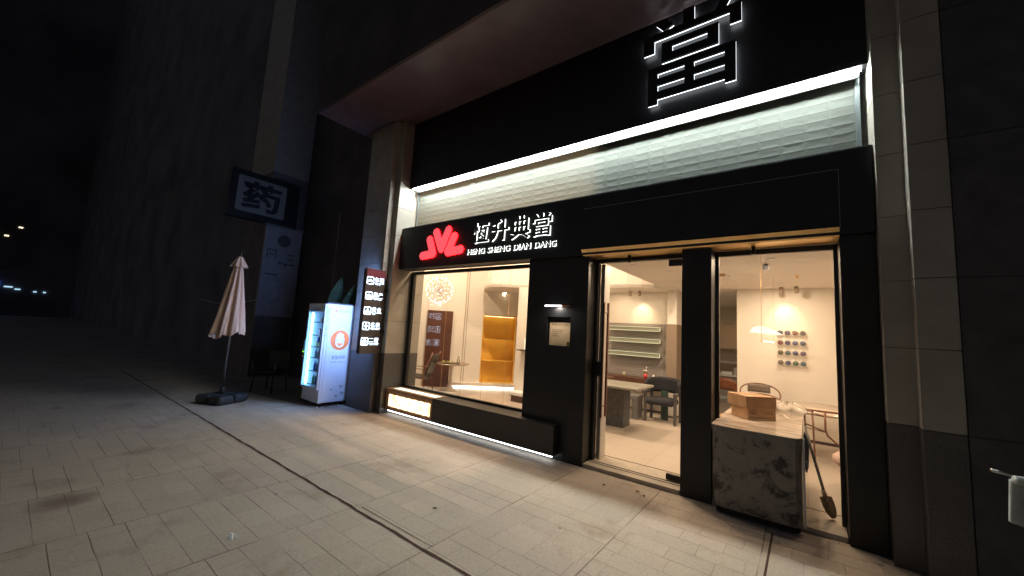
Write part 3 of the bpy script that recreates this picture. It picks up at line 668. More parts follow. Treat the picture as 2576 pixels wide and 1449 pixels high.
obj("glow_strip", MB().box(-5.12,-4.62,7.285,7.299,1.19,1.44), emis("soft_warm",(1,.85,.55),1.2), sb)
st = thing("low_bench", "low white bench seat at the foot of the white wall block", "bench", (-5.0,7.1,.05))
obj("seat", MB().box(-5.26,-4.6,6.95,7.28,.19,.27), WHITE, st, .02); obj("base", MB().box(-5.2,-4.65,7.0,7.28,.05,.189), WOODD, st)

# ================================================================== DOOR FURNITURE
MARB = mat("grey_marble",(.31,.30,.26),.2,var=.18,vscale=5); DKST = mat("dark_stone",(.075,.072,.072),.5,var=.45,vscale=14)
mt = thing("marble_table", "marble topped table on one dark stone block leg inside the door", "table", (-2.66,6.8,.05))
obj("tabletop", MB().box(-3.25,-2.10,6.12,6.98,.765,.80), MARB, mt, .004)
obj("leg", MB().box(-2.83,-2.51,6.64,6.97,.05,.764), DKST, mt, .004)
so = thing("stone_stool", "grey slab stool behind the marble topped table", "stool", (-2.8,7.68,.05))
GRS = mat("grey_slab",(.15,.145,.14),.5,var=.25,vscale=10)
obj("seat", MB().box(-3.15,-2.57,7.5,7.86,.42,.49), GRS, so, .004)
for x in (-3.13,-2.68): obj("leg", MB().box(x,x+.10,7.51,7.85,.05,.419), GRS, so, .004)
ac = thing("armchair", "black upholstered armchair with rounded back and grey legs", "armchair", (-2.17,7.78,.05))
BLF = mat("black_fabric",(.016,.016,.022),.8,var=.3,vscale=50,bump=.2,bscale=200); GRL = mat("grey_lacquer",(.075,.07,.07),.45)
f = MB().box(-2.44,-1.93,7.56,7.98,.37,.49); obj("seat", f, BLF, ac, .045)
def backf(u,v):
    a = R(200-220*u); return (-2.18+.27*math.cos(a)*1.0, 7.80+.24*math.sin(a), .56+.30*v)
f = MB().grid(lambda u,v: (-2.18+.28*math.cos(R(190-200*u)), 7.78+.27*math.sin(R(190-200*u)), .57+.29*v*(1-.30*abs(2*u-1)**3)), 20, 5)
o_ = obj("backrest", f, BLF, ac); o_.modifiers.new("s",'SOLIDIFY').thickness = .05
f = MB().box(-1.935,-1.865,7.55,7.95,.56,.62); obj("armrest", f, GRL, ac, .01); f = MB().box(-2.505,-2.435,7.55,7.95,.56,.62); obj("armrest", f, GRL, ac, .01)
for x,y,h in ((-2.47,7.57,.56),(-1.93,7.57,.56),(-2.47,7.95,.56),(-1.93,7.95,.56)): obj("leg", MB().box(x,x+.05,y,y+.05,.05,h-.001), GRL, ac, .006)
f = MB().box(-2.26,-2.13,7.96,8.0,.05,.60); obj("back_post", f, GREENV, ac, .006)
wb = thing("wooden_bar", "dark wooden wall bar under the tiled splashback", "counter", (-3,8.4,.6))
obj("bar_top", MB().box(-3.74,-2.33,8.14,8.565,.64,.765), WOODD, wb, .004)
cu = thing("drink_cup", "red and white takeaway drink cup with straw on the wooden bar", "cup", (-2.66,8.24,.766))
obj("cup_body", MB().lathe([(.030,0),(.040,.10)], (-2.66,8.24,.766), 20), mat("red_drink",(.62,.05,.05),.35), cu)
obj("cup_sleeve", MB().lathe([(.040,.1005),(.044,.155),(.047,.155),(.047,.17),(.03,.172)], (-2.66,8.24,.766), 20), mat("frosted_white",(.7,.66,.6),.4), cu)
obj("straw", MB().tube([(-2.65,8.24,.93),(-2.635,8.23,1.02)], .005, 8), WHITE, cu)
tag(obj("glass_jar", MB().lathe([(.036,0),(.040,.03),(.038,.075),(.03,.085)], (-3.12,8.25,.766), 20), mat("jar_glass",(.42,.38,.26),.2)), "small glass jar on the left end of the wooden bar", "jar")
f = MB()
f.grid(lambda u,v: (-2.58+.19*u+.01*math.sin(9*v), 8.20+.15*v, .767+.07*math.sin(math.pi*u)*math.sin(math.pi*v)*(1+.45*math.sin(13*u+5*v))), 14, 10, False)
tag(obj("paper_bag", f, mat("white_wrap",(.72,.66,.56),.6)), "crumpled white food wrapper beside the drink cup", "food wrapper")
st_ = thing("side_table", "small dark side table with orange cup left of the marble table", "table", (-3.2,7.3,.05))
obj("tabletop", MB().lathe([(.001,0),(.25,0),(.25,.02),(.001,.02)], (-3.18,7.2,.80), 28), WOODD, st_)
obj("leg", MB().tube([(-3.18,7.2,.05),(-3.18,7.2,.80)], .02, 10), BLACKM, st_)

# ================================================================== RIGHT WINDOW: COUNTER AND THINGS ON IT
ct = thing("stone_counter", "dark veined stone counter with pale top passing through the glass", "counter", (-.4,5,0))
DV = bpy.data.materials.new("veined_stone"); DV.use_nodes = True; t = DV.node_tree; pb = t.nodes["Principled BSDF"]
g_ = t.nodes.new("ShaderNodeNewGeometry"); n1 = t.nodes.new("ShaderNodeTexNoise"); n1.inputs["Scale"].default_value = 6; n1.inputs["Detail"].default_value = 9; n1.inputs["Roughness"].default_value = .7; n1.inputs["Distortion"].default_value = .35
cr = t.nodes.new("ShaderNodeValToRGB"); e = cr.color_ramp.elements; e[0].position = .40; e[0].color = (.018,.017,.016,1); e[1].position = .47; e[1].color = (.17,.16,.148,1)
x_ = cr.color_ramp.elements.new(.75); x_.color = (.24,.225,.205,1)
t.links.new(g_.outputs["Position"], n1.inputs["Vector"]); t.links.new(n1.outputs[0], cr.inputs[0]); t.links.new(cr.outputs[0], pb.inputs["Base Color"]); pb.inputs["Roughness"].default_value = .45
body = [(-.745,5.7),(-.745,4.39),(-.73,4.345),(-.69,4.32),(-.64,4.312),(-.14,4.312),(-.085,4.32),(-.055,4.345),(-.04,4.39),(-.04,5.7)]
obj("counter_body", MB().prism(body, .06, .745), DV, ct, .004)
f = MB().prism([(x*1.0+( -.008 if x<-.4 else .008), y-(.01 if y<5 else 0)) for x,y in body], .746, .80); obj("counter_edge", f, DV, ct, .004)
TOPM = bpy.data.materials.new("travertine"); TOPM.use_nodes = True; t = TOPM.node_tree; pb = t.nodes["Principled BSDF"]
g_ = t.nodes.new("ShaderNodeNewGeometry"); mp = t.nodes.new("ShaderNodeMapping"); mp.inputs["Scale"].default_value = (2,16,2); n1 = t.nodes.new("ShaderNodeTexNoise"); n1.inputs["Scale"].default_value = 2.2; n1.inputs["Detail"].default_value = 6
cr = t.nodes.new("ShaderNodeValToRGB"); e = cr.color_ramp.elements; e[0].position = .40; e[0].color = (.42,.31,.23,1); e[1].position = .52; e[1].color = (.68,.58,.49,1)
t.links.new(g_.outputs["Position"], mp.inputs[0]); t.links.new(mp.outputs[0], n1.inputs["Vector"]); t.links.new(n1.outputs[0], cr.inputs[0]); t.links.new(cr.outputs[0], pb.inputs["Base Color"]); pb.inputs["Roughness"].default_value = .18
f = MB().prism([(x+(-.006 if x<-.4 else .006), y-(.008 if y<5 else 0)) for x,y in body], .8005, .806); obj("counter_top", f, TOPM, ct)
f = MB().prism([(x*.94-.02, y+.04 if y<5 else y) for x,y in body], 0, .0595); obj("counter_plinth", f, mat("plinth_black",(.008,.007,.007),.7), ct)
f = MB().box(-.033,-.016,4.40,4.418,.05,.80); obj("edge_strip", f, WHITE, ct)  # thin white upright strip along the counter's right edge
f = MB().box(-.0395,-.034,4.47,4.70,.66,.73).box(-.0395,-.036,4.36,4.44,.70,.705); obj("socket_strip", f, BLACKM, ct)
def carton(loc, half, rz, label, text=None):
    c = thing("cardboard_box", label, "cardboard box", loc, rz, "cartons on the counter", local=True)
    a,b_,h = half
    obj("carton", MB().box(-a,a,-b_,b_,0,2*h), CARD, c, .003)
    f = MB().box(-a-.0005,a+.0005,-.022,.022,2*h,2*h+.0008).box(a,a+.0008,-.022,.022,2*h-.05,2*h); obj("tape", f, mat("clear_tape",(.40,.27,.16),.25), c)
    if text:
        f = text_mb("GS", .05, (-a+.02,-b_-.001,2*h*.50), X, Z, 0, .01, width=.075, height=.042)
        f = join(f, text_mb("M01K", .02, (a-.105,-b_-.001,2*h*.54), X, Z, 0, 0, width=.07, height=.024))
        f.box(-a+.015,a-.03,-b_-.0012,-b_-.0008,.030,.034).box(-a+.015,a-.07,-b_-.0012,-b_-.0008,.02,.024)
        obj("print", f, INK, c)
    return c
carton((-.465,5.085,.807), (.155,.14,.060), R(41), "lower cardboard box printed GS on the counter", True)
carton((-.48,5.09,.928), (.172,.152,.062), R(43), "upper cardboard box stacked on the printed box")
f = MB()
random.seed(3)
def bagf(u,v):
    a = 2*math.pi*u; r_ = .15*math.sin(math.pi*min(1,.12+v*.88))*(1+.22*math.sin(3*a+4*v)+.12*math.sin(7*a)); return (-.17+r_*math.cos(a)*1.0, 5.38+r_*1.2*math.sin(a), .807+.17*(1-v)*(1+.12*math.sin(5*a)))
f.grid(lambda u,v: bagf(u, 1-v), 28, 9)
PB = bpy.data.materials.new("plastic_film"); PB.use_nodes = True; t = PB.node_tree; pb = t.nodes["Principled BSDF"]; pb.inputs["Base Color"].default_value = (.72,.66,.58,1); pb.inputs["Roughness"].default_value = .2
trn = t.nodes.new("ShaderNodeBsdfTransparent"); mxs = t.nodes.new("ShaderNodeMixShader"); mxs.inputs[0].default_value = .45; t.links.new(trn.outputs[0], mxs.inputs[1]); t.links.new(pb.outputs[0], mxs.inputs[2]); t.links.new(mxs.outputs[0], t.nodes["Material Output"].inputs[0])
tag(obj("plastic_bag", f, PB), "crumpled translucent plastic bag beside the cardboard boxes", "plastic bag")
sv = thing("shovel", "long handled shovel with dusty blade leaning on the counter", "shovel", (.18,4.83,.05))
a0, a1 = Vector((-.015,4.80,.845)), Vector((.128,4.82,.235)); tip = Vector((.182,4.83,.062)); dv = (tip-a1).normalized(); sd = dv.cross(Vector((0,1,0))).normalized()
obj("shaft", MB().tube([a0,a1], .0125, 10), mat("worn_shaft",(.32,.29,.25),.45,var=.4,vscale=30), sv)
f = MB().grid(lambda u,v: a1+dv*(.19*v)+sd*((u-.5)*2*.048*math.sqrt(max(.02,1-max(0,v-.35)**2/.44)))+Vector((0,.02*(1-(2*u-1)**2),0)), 8, 10)
o_ = obj("blade", f, mat("rusty_steel",(.30,.20,.11),.5,metal=.3,var=.5,vscale=25), sv); o_.modifiers.new("s",'SOLIDIFY').thickness = .003
obj("socket", MB().tube([a1-dv*.06,a1+dv*.03], [.017,.02], 10), mat("rusty_steel",(.17,.11,.055)), sv)
um = thing("folded_umbrella", "folded dark blue umbrella hanging behind the counter edge", "umbrella", (-.008,5.0,.35))
obj("cloth", MB().lathe([(.004,0),(.018,.05),(.026,.25),(.02,.36),(.006,.40)], (-.008,5.0,.37), 12), mat("navy_cloth",(.02,.02,.06),.7), um)
obj("handle", MB().tube([(-.008,5.0,.77),(-.008,5.0,.84)], .008, 8), BLACKM, um)

# cup wall: sixteen little cups with dark mouths
CUPB = mat("cup_white",(.72,.68,.62),.4)
inks = [(.045,.055,.085),(.06,.05,.085),(.10,.055,.045),(.055,.055,.055),(.085,.025,.035),(.04,.035,.08),(.045,.05,.10),(.045,.05,.09),(.05,.045,.025),(.03,.055,.06),(.035,.04,.085),(.06,.045,.08),(.07,.055,.045),(.03,.035,.075),(.025,.06,.035),(.025,.06,.07)]
rows = ["top","second","third","bottom"]; cols_ = ["first","second","third","fourth"]; adj = ["steel blue","violet","brown red","olive grey","wine red","violet","slate blue","slate blue","olive","teal","navy blue","violet","brown","navy blue","green","teal green"]
for r in range(4):
    for c in range(4):
        x = -.335+c*.105; z = 1.845-r*.172; k = r*4+c
        d = thing("wall_cup", f"round wall cup with {adj[k]} face, {cols_[c]} in the {rows[r]} row", "cup", (x,8.3,z), group="round cups on the wall", local=True)
        d.rotation_euler = (R(98),0,0)
        obj("cup_body", MB().lathe([(.042,0),(.046,.048),(.0475,.054),(.042,.054),(.041,.050)], (0,0,.002), 24), CUPB, d)
        obj("cup_face", MB().lathe([(.001,0),(.0405,0),(.0405,.002),(.001,.002)], (0,0,.0505), 24), mat("cup_face_%d"%k, tuple(min(.4, v*2.4+.05) for v in inks[k]), .35), d)
        tg = MB().box(-.006,.006,-.004,-.001,-.02,-.004)
        obj("cup_tag", MB().box(-.006,.006,-.062,-.046,.003,.006), mat("tag_grey",(.16,.14,.13),.5), d)
# pendant
pd = thing("pendant_lamp", "white curved leaf shade pendant lamp with glowing bar below", "pendant lamp", (-.38,6,1.65))
f = MB().tube([(-.385,5.2,2.62),(-.385,5.2,1.65)], .0025, 6).tube([(-.357,6.9,2.62),(-.357,6.9,1.65)], .002, 6); obj("cable", f, BRASS, pd)
f = MB().tube([(-.385,5.24,1.650),(-.358,6.9,1.650)], .008, 10); obj("light_bar", f, emis("bar_glow",(1,.92,.75),2.2), pd)
obj("bar_cap", MB().tube([(-.385,5.18,1.650),(-.385,5.24,1.650)], .0105, 10), BRONZE, pd)
def shade(u,v):
    yy = 5.2+1.7*v; cx_ = -.385+.028*v; hw = .10*(1-.55*v)+.012; a = math.pi*u
    tw = .9*v
    x_ = cx_-hw*math.cos(a)*1.0+.05*v; z_ = 1.742+.085*(1-.75*v)*math.sin(a)-.02*u*(1-v)+.02*v
    return (x_, yy, z_)
f = MB().grid(shade, 20, 16)
SH = bpy.data.materials.new("shade_white"); SH.use_nodes = True; t = SH.node_tree; pb = t.nodes["Principled BSDF"]; pb.inputs["Base Color"].default_value = (.8,.76,.68,1); pb.inputs["Roughness"].default_value = .5; pb.inputs["Emission Color"].default_value = (1,.88,.65,1); pb.inputs["Emission Strength"].default_value = .95
obj("shade", f, SH, pd)
pj = thing("ceiling_camera", "small black and white security camera on the ceiling", "camera", (-.36,5.75,2.56))
obj("housing", MB().box(-.40,-.335,5.70,5.82,2.545,2.60), WHITE, pj, .006); obj("camera_front", MB().box(-.398,-.337,5.685,5.699,2.548,2.597), BLACKM, pj, .004); obj("mount", MB().box(-.385,-.35,5.74,5.78,2.601,2.62), BLACKM, pj)
tag(obj("sprinkler", MB().lathe([(.025,0),(.025,-.008),(.010,-.01),(.010,-.04),(.022,-.045),(.022,-.05)], (-.065,6.74,2.6195), 12), BRONZE), "small bronze sprinkler head on the ceiling right of the pendant", "sprinkler")
tag(obj("ceiling_vent", MB().lathe([(.05,0),(.05,-.03),(.04,-.035)], (-.97,6.4,2.6195), 20), mat("vent_amber",(.5,.32,.15),.5)), "round amber smoke detector on the ceiling beside the black column", "smoke detector")
# barrel chair
bc = thing("hoop_chair", "hoop backed metal chair with padded backrest behind the cardboard boxes", "chair", (-.58,7.4,.05), R(8), local=True)
arc = lambda r,z,a0,a1,n=18,lift=0: [(r*math.cos(R(a0+(a1-a0)*k/n)), r*math.sin(R(a0+(a1-a0)*k/n)), z+lift*math.sin(math.pi*k/n)) for k in range(n+1)]
obj("hoop", MB().tube(arc(.27,.70,-35,215,24,.22), .011, 8), BRZTUBE, bc); obj("lower_hoop", MB().tube(arc(.26,.66,-35,215,24,.10), .009, 8), BRZTUBE, bc)
o_ = obj("backrest", MB().grid(lambda u,v: (.275*math.cos(R(55+70*u)), .275*math.sin(R(55+70*u)), .78+.13*v), 10, 3), mat("grey_weave",(.20,.16,.13),.8,var=.4,vscale=60), bc); o_.modifiers.new("s",'SOLIDIFY').thickness = .02
obj("seat", MB().lathe([(.001,0),(.24,0),(.25,.02),(.24,.05),(.001,.055)], (0,0,.40), 28), mat("grey_weave",(.2,.16,.13)), bc)
for a in (-35,215,60,120): obj("leg", MB().tube([(.23*math.cos(R(a)),.23*math.sin(R(a)),0),(.26*math.cos(R(a)),.26*math.sin(R(a)),.70)], .010, 8), BRZTUBE, bc)
# wooden chair further back
wc = thing("wooden_chair", "brown bent wood back chair with black legs near the far counter", "chair", (-1.30,9.1,.05), R(10), local=True)
BW = mat("brown_wood",(.24,.085,.035),.4,var=.15,vscale=10)
o_ = obj("backrest", MB().grid(lambda u,v: (.24*math.cos(R(20+140*u)), .02+.2*math.sin(R(20+140*u)), .58+.25*v*(.55+.45*math.sin(math.pi*u))), 14, 4), BW, wc); o_.modifiers.new("s",'SOLIDIFY').thickness = .015
obj("seat", MB().box(-.22,.22,-.22,.2,.43,.47), mat("grey_pad",(.18,.2,.2),.7), wc, .015)
for a,b_ in ((-.19,-.19),(.19,-.19),(-.2,.17),(.2,.17)): obj("leg", MB().tube([(a,b_,0),(a*.95,b_*.95,.43)], .012, 8), BLACKM, wc)
for a in (-.2,.2): obj("back_post", MB().tube([(a,.14,.45),(a*1.1,.12,.66)], .008, 6), BLACKM, wc)
tb = thing("orange_bench", "low orange topped bench seen left of the cardboard boxes", "bench", (-1.0,7.5,.05))
obj("seat", MB().box(-1.35,-.72,7.0,7.35,.40,.44), mat("amber_wood",(.48,.22,.06),.45,var=.1,vscale=8), tb, .01)
for x in (-1.3,-.8): obj("leg", MB().box(x,x+.04,7.1,7.2,.05,.399), BLACKM, tb)
# far counter
fc = thing("far_counter", "pale serving counter at the far end of the room", "counter", (-1.7,11.7,.05))
obj("counter_body", MB().box(-2.6,-1.0,11.6,12.2,.05,.74), mat("grey_counter",(.34,.31,.29),.5), fc); obj("counter_top", MB().box(-2.62,-.98,11.57,12.2,.742,.77), WHITE, fc)
struct("wall_cladding", MB().box(-3.0,-.9,12.86,12.898,.8,1.02), mat("tan_band",(.36,.27,.19),.6)); struct("wall_cladding", MB().box(-3.0,-.9,12.3,12.899,1.45,2.1), mat("peach_cabinet",(.58,.45,.34),.6))
tag(obj("white_tray", MB().box(-1.78,-1.52,11.7,11.95,.772,.85), WHITE, bevel=.01), "stack of white containers on the far counter", "containers"); tag(obj("clear_box", MB().box(-1.5,-1.38,11.75,11.95,.772,.96), mat("clear_plastic",(.5,.46,.40),.2), bevel=.01), "square clear box on the far counter", "box")
# round stone table, tube frame chair, blush stool
rt_ = thing("round_table", "round stone topped table behind the plastic bag", "table", (.28,7.55,.05))
obj("tabletop", MB().lathe([(.001,0),(.62,0),(.64,.015),(.64,.03),(.001,.03)], (.22,7.35,.70), 56), TOPM, rt_); obj("pedestal", MB().lathe([(.2,0),(.2,.02),(.04,.05),(.04,.65)], (.62,7.45,.05), 24), WHITE, rt_)
tc = thing("tube_chair", "bronze tube frame chair with bent rear leg right of the counter", "chair", (.17,6.75,.05))
f = MB().tube([(-.02,6.62,.785),(.12,6.60,.785),(.40,6.64,.785)], .013, 8); obj("top_rail", f, BRZTUBE, tc)
f = MB().tube([(-.02,6.64,.735),(.18,6.58,.73),(.0,6.9,.735)], .008, 8); obj("mid_rail", f, BRZTUBE, tc)
f = MB().tube([(-.03,6.64,.545),(.19,6.58,.535),(.0,6.95,.545)], .010, 8); obj("seat_rail", f, BRZTUBE, tc)
obj("leg", MB().tube([(.065,6.62,.78),(.075,6.64,.4),(.085,6.7,.05)], .011, 8), BRZTUBE, tc)
obj("leg", MB().tube([(-.02,6.9,.74),(0.0,7.0,.05)], .011, 8), BRZTUBE, tc)
obj("leg", MB().tube([(.195,6.58,.78),(.195,6.58,.56),(.215,6.60,.49),(.40,6.72,.30),(.52,6.8,.05)], .012, 8), BRZTUBE, tc)
bs_ = thing("blush_stool", "blush upholstered stool with dark green base at the right window edge", "stool", (.45,5.9,.05))
obj("seat", MB().lathe([(.001,.0),(.19,.0),(.23,.04),(.23,.09),(.19,.13),(.001,.14)], (.46,5.95,.30), 32), PINKF, bs_); obj("base", MB().lathe([(.17,0),(.17,.249)], (.47,5.95,.05), 28), GREENV, bs_)

# ================================================================== VENDING MACHINE
vm = thing("vending_machine", "white smart vending fridge with orange hand emblem on its side", "vending machine", (-7.42,3.93,0))
V0, V1, W0, W1 = -7.735, -7.10, 3.66, 4.215
f = MB().box(V0,V0+.04,W0,W1,.07,1.90).box(V1-.04,V1,W0,W1,.07,1.90).box(V0+.04,V1-.04,W1-.04,W1,.07,1.90).box(V0+.04,V1-.04,W0,W1-.04,1.84,1.90).box(V0+.04,V1-.04,W0,W1-.04,.07,.33)
obj("cabinet", f, WHITEC, vm, .006)
f = MB()
for x in (V0+.05, V1-.09):
    for y in (W0+.05, W1-.09): f.box(x,x+.04,y,y+.04,0,.069)
obj("feet", f, BLACKM, vm)
dY = W0-.045
f = MB().box(V0,V0+.03,dY,W0-.003,.31,1.895).box(V1-.045,V1,dY,W0-.003,.31,1.895).box(V0+.03,V1-.045,dY,W0-.003,.31,.345).box(V0+.03,V1-.045,dY,W0-.003,1.835,1.895)
fd = obj("fridge_door", f, mat("door_white",(.60,.64,.70),.4), vm, .004)
obj("door_pane", MB().add([(V0+.03,dY+.02,.345),(V1-.045,dY+.02,.345),(V1-.045,dY+.02,1.835),(V0+.03,dY+.02,1.835)], [(0,1,2,3)]), GLASSV, fd)
obj("door_banner", MB().box(V0+.032,V1-.047,dY+.012,dY+.016,1.745,1.833), mat("banner_pale",(.55,.66,.80),.5), fd)
f = text_mb("友宝UBOX", .05, (V0+.16,dY+.0115,1.765), X, Z, 0, .006, width=.30, height=.05); obj("banner_text", f, mat("banner_ink",(.10,.12,.2),.5), fd)
LEDV = emis("fridge_led",(.22,.56,1.0),17.0)
obj("fridge_light", MB().box(V0+.045,V0+.10,W0+.01,W0+.022,.36,1.72), LEDV, vm)
obj("top_trim", MB().box(V0+.01,V1-.01,W0+.0,W1-.01,1.901,1.925), mat("top_brown",(.09,.07,.065),.6), vm)
f = MB().box(V1-.12,V1-.055,dY-.022,dY-.001,1.17,1.43); obj("payment_screen", f, mat("screen_black",(.012,.012,.016),.2), fd, .004)
f = MB().box(V1-.112,V1-.063,dY-.024,dY-.0225,1.27,1.42); obj("screen_glass", f, emis("screen_blue",(.25,.42,.75),.9), fd)
f = MB().box(V1-.11,V1-.065,dY-.0245,dY-.0225,1.18,1.255); obj("screen_label", f, emis("label_blue",(.02,.06,.4),.7), fd)
f = MB().box(V0+.005,V0+.04,dY-.03,dY-.001,.97,1.2); obj("door_handle", f, GREYM, fd, .004)
# side graphics (face +X)
uy = Vector(Z); ux = Vector((0,1,0)); xs_ = V1+.0012
def disc(cy_, cz, r_, n=48): return [(cy_+r_*math.cos(2*math.pi*k/n), cz+r_*math.sin(2*math.pi*k/n)) for k in range(n)]
em = obj("side_emblem", MB().add([(xs_,a,b_) for a,b_ in disc(3.965,1.225,.188)], [list(range(48))]), ORANGE, vm)
f = MB(); xs2 = xs_+.0008
def fp(p): f.add([(xs2,3.965+a,1.225+b_) for a,b_ in p], [list(range(len(p)))])
for a, h in ((-.058,.115),(-.020,.145),(.018,.14),(.056,.115)): fp([(a-.015+x,-.06+y) for x,y in rrect(.03, h+.06, .0149)])
n = 20; U = [(.088*math.cos(math.pi+math.pi*k/n), -.045+.095*math.sin(math.pi+math.pi*k/n)) for k in range(n+1)]; Ui = [(.060*math.cos(2*math.pi-math.pi*k/n), -.045+.066*math.sin(2*math.pi-math.pi*k/n)) for k in range(n+1)]
for k in range(n): fp([U[k],U[k+1],Ui[n-k-1],Ui[n-k]])
fp([(-.088,-.045),(-.060,-.045),(-.060,.055),(-.088,.055)]); fp([(.060,-.045),(.088,-.045),(.088,.045),(.060,.045)])
obj("hand_mark", f, SKIN_W, em)
obj("side_text", join(text_mb("智能货柜", .08, (xs_,3.835,.865), ux, uy, 0, .004, width=.27, height=.068), text_mb("智能货柜 · 智能货柜", .02, (xs_,3.815,.80), ux, uy, 0, 0, width=.30, height=.024)), GREYINK, vm)
obj("side_logo", text_mb("友宝UBOX", .05, (xs_,3.865,1.752), ux, uy, 0, .003, width=.245, height=.045), GREYINK, vm)
obj("logo_mark", MB().add([(xs_,a,b_) for a,b_ in disc(3.83,1.775,.022,20)], [list(range(20))]), mat("logo_red",(.7,.12,.12),.5), vm)
obj("side_seam", MB().box(V1,V1+.001,W0+.05,W0+.053,.29,1.86), GREYINK, vm)
f = MB()
for k in range(4): f.box(V1,V1+.0012,W0+.012,W0+.043,1.25+.15*k,1.36+.15*k)
obj("side_stickers", f, mat("sticker_grey",(.5,.54,.62),.5), vm)
f = MB()
for (cy_,cz,r_) in ((4.08,.35,.035),(4.12,.22,.04),(3.9,.30,.025),(4.0,.18,.03)): f.add([(xs_,cy_+r_*(1+.3*math.sin(5*a))*math.cos(a),cz+r_*(.7+.3*math.cos(3*a))*math.sin(a)) for a in [k*.3 for k in range(21)]], [list(range(21))])
obj("scuffs", f, mat("scuff_grey",(.42,.42,.44),.6), vm)
SHW = mat("fridge_shelf",(.80,.85,.9),.3)
shz = [.375,.62,.865,1.07,1.29,1.54]
for z in shz: obj("fridge_shelf", MB().box(V0+.11,V1-.045,W0+.02,W1-.06,z-.006,z).box(V0+.11,V1-.045,W0+.012,W0+.02,z-.008,z+.012), SHW, vm)
cols2 = {0:[(.05,.4,.12),(.04,.10,.45),(.05,.05,.06),(.05,.35,.2)],1:[(.04,.09,.5),(.05,.12,.45),(.5,.55,.6),(.03,.08,.4)],2:[(.55,.6,.65),(.3,.35,.42),(.6,.62,.65),(.4,.2,.1)],3:[(.7,.55,.05),(.65,.5,.08),(.1,.5,.2),(.7,.6,.1)],4:[(.1,.15,.35),(.3,.3,.35)],5:[(.65,.06,.04),(.7,.10,.05),(.6,.05,.05)]}
nmz = ["bottom shelf","second shelf from the bottom","third shelf from the bottom","fourth shelf from the bottom","fifth shelf from the bottom","top shelf"]
cn = {0:["green","navy","black","dark green"],1:["blue","deep blue","grey","dark blue"],2:["pale grey","slate","silver","brown"],3:["yellow","amber","green","golden"],4:["navy","grey"],5:["red","orange red","crimson"]}
for k, z in enumerate(shz):
    cs = cols2[k]; n = len(cs)
    for i, c in enumerate(cs):
        x = V1-.10-(n-1-i)*.105; y = W0+.09
        mt_ = mat("drink_%d_%d"%(k,i), c, .3)
        h = .17 if k < 3 else (.11 if k in (3,) else .09)
        if k in (3,5):
            d = tag(obj("snack_pack", MB().box(x-.04,x+.04,y-.03,y+.03,z+.002,z+h), mt_, bevel=.012), f"{cn[k][i]} snack pack on the {nmz[k]} of the vending fridge", "snack pack", "goods in the vending fridge")
        else:
            d = thing("drink_bottle", f"{cn[k][i]} drink bottle on the {nmz[k]} of the vending fridge", "bottle", (x,y,z), group="goods in the vending fridge")
            obj("bottle_body", MB().lathe([(.03,0),(.032,.01),(.032,h*.62),(.014,h*.85),(.014,h*.9)], (x,y,z+.002), 14), mt_, d); obj("bottle_cap", MB().lathe([(.016,0),(.016,.016)], (x,y,z+.0025+h*.9), 12), WHITE, d)

# card reader post
cp = thing("charging_post", "slim dark post with a green lit display left of the vending fridge", "post", (-7.92,3.72,0))
obj("post_body", MB().box(-7.99,-7.85,3.70,3.80,0,1.06), mat("olive_post",(.045,.04,.022),.5,var=.2,vscale=9), cp, .01)
obj("display", MB().box(-7.965,-7.875,3.694,3.699,.935,.995), emis("green_display",(.35,1.0,.03),1.6), cp)
obj("button", MB().box(-7.955,-7.94,3.694,3.699,.85,.862).box(-7.915,-7.90,3.694,3.699,.85,.862), emis("button_glow",(.8,.8,.8),.5), cp)

# ================================================================== PATIO UMBRELLA
pu = thing("patio_umbrella", "closed cream patio umbrella on a dark square base", "umbrella", (-8.5,2.6,0))
UC = Vector((-8.5,2.6,0)); CREAM = mat("cream_canvas",(.72,.50,.38),.85,var=.06,vscale=12,bump=.1,bscale=150)
def fold(u,v):
    a = 2*math.pi*u; z = 2.62-1.40*v
    base = .045+.235*v**.92
    pl_ = 8
    r_ = base*(.62+.38*abs(math.cos(pl_*a/2))**.8)*(1+.10*math.sin(3*a+1)+.035*math.sin(19*a+6*v))
    if v > .92: z += .03*math.sin(pl_*a)+.02*math.sin(3*a)
    lean = -.02*v
    return (UC.x+r_*math.cos(a)+lean*.5, UC.y+r_*math.sin(a)+lean, z-.05*v*math.cos(a+2.2))
obj("canopy", MB().grid(fold, 128, 20), CREAM, pu)
f = MB().grid(lambda u,v: (UC.x+(.035+.10*v)*(1+.10*math.cos(8*2*math.pi*u))*math.cos(2*math.pi*u), UC.y+(.035+.10*v)*(1+.10*math.cos(8*2*math.pi*u))*math.sin(2*math.pi*u), 2.69-.2*v+.012*math.cos(16*math.pi*u)*v), 96, 5)
obj("canopy_vent", f, CREAM, pu)
obj("pole", MB().tube([(UC.x,UC.y,.12),(UC.x,UC.y,2.70)], .019, 12), GREYM, pu)
obj("finial", MB().lathe([(.022,0),(.026,.03),(.014,.06),(.018,.085),(.004,.12)], (UC.x,UC.y,2.69), 14), RUBBER, pu)
UB = mat("umbrella_base",(.020,.024,.028),.5,var=.2,vscale=8)
bc_ = (-8.45,2.60)
f = MB().rbox((*bc_,.045), (.255,.255,.04), R(24)); b0 = obj("base", f, UB, pu, .02)
f = MB()
for sx in (-1,1):
    for sy in (-1,1):
        d = Matrix.Rotation(R(24),3,'Z')@Vector((sx*.146,sy*.146,0)); f.rbox((bc_[0]+d.x,bc_[1]+d.y,.086), (.142,.142,.078), R(24+sx*sy*2))
b1 = obj("base_segment", f, UB, b0, .055); b1.modifiers["bevel"].segments = 4
obj("base_socket", MB().lathe([(.04,0),(.04,.12),(.028,.14)], (UC.x,UC.y,.12), 16), RUBBER, b0)

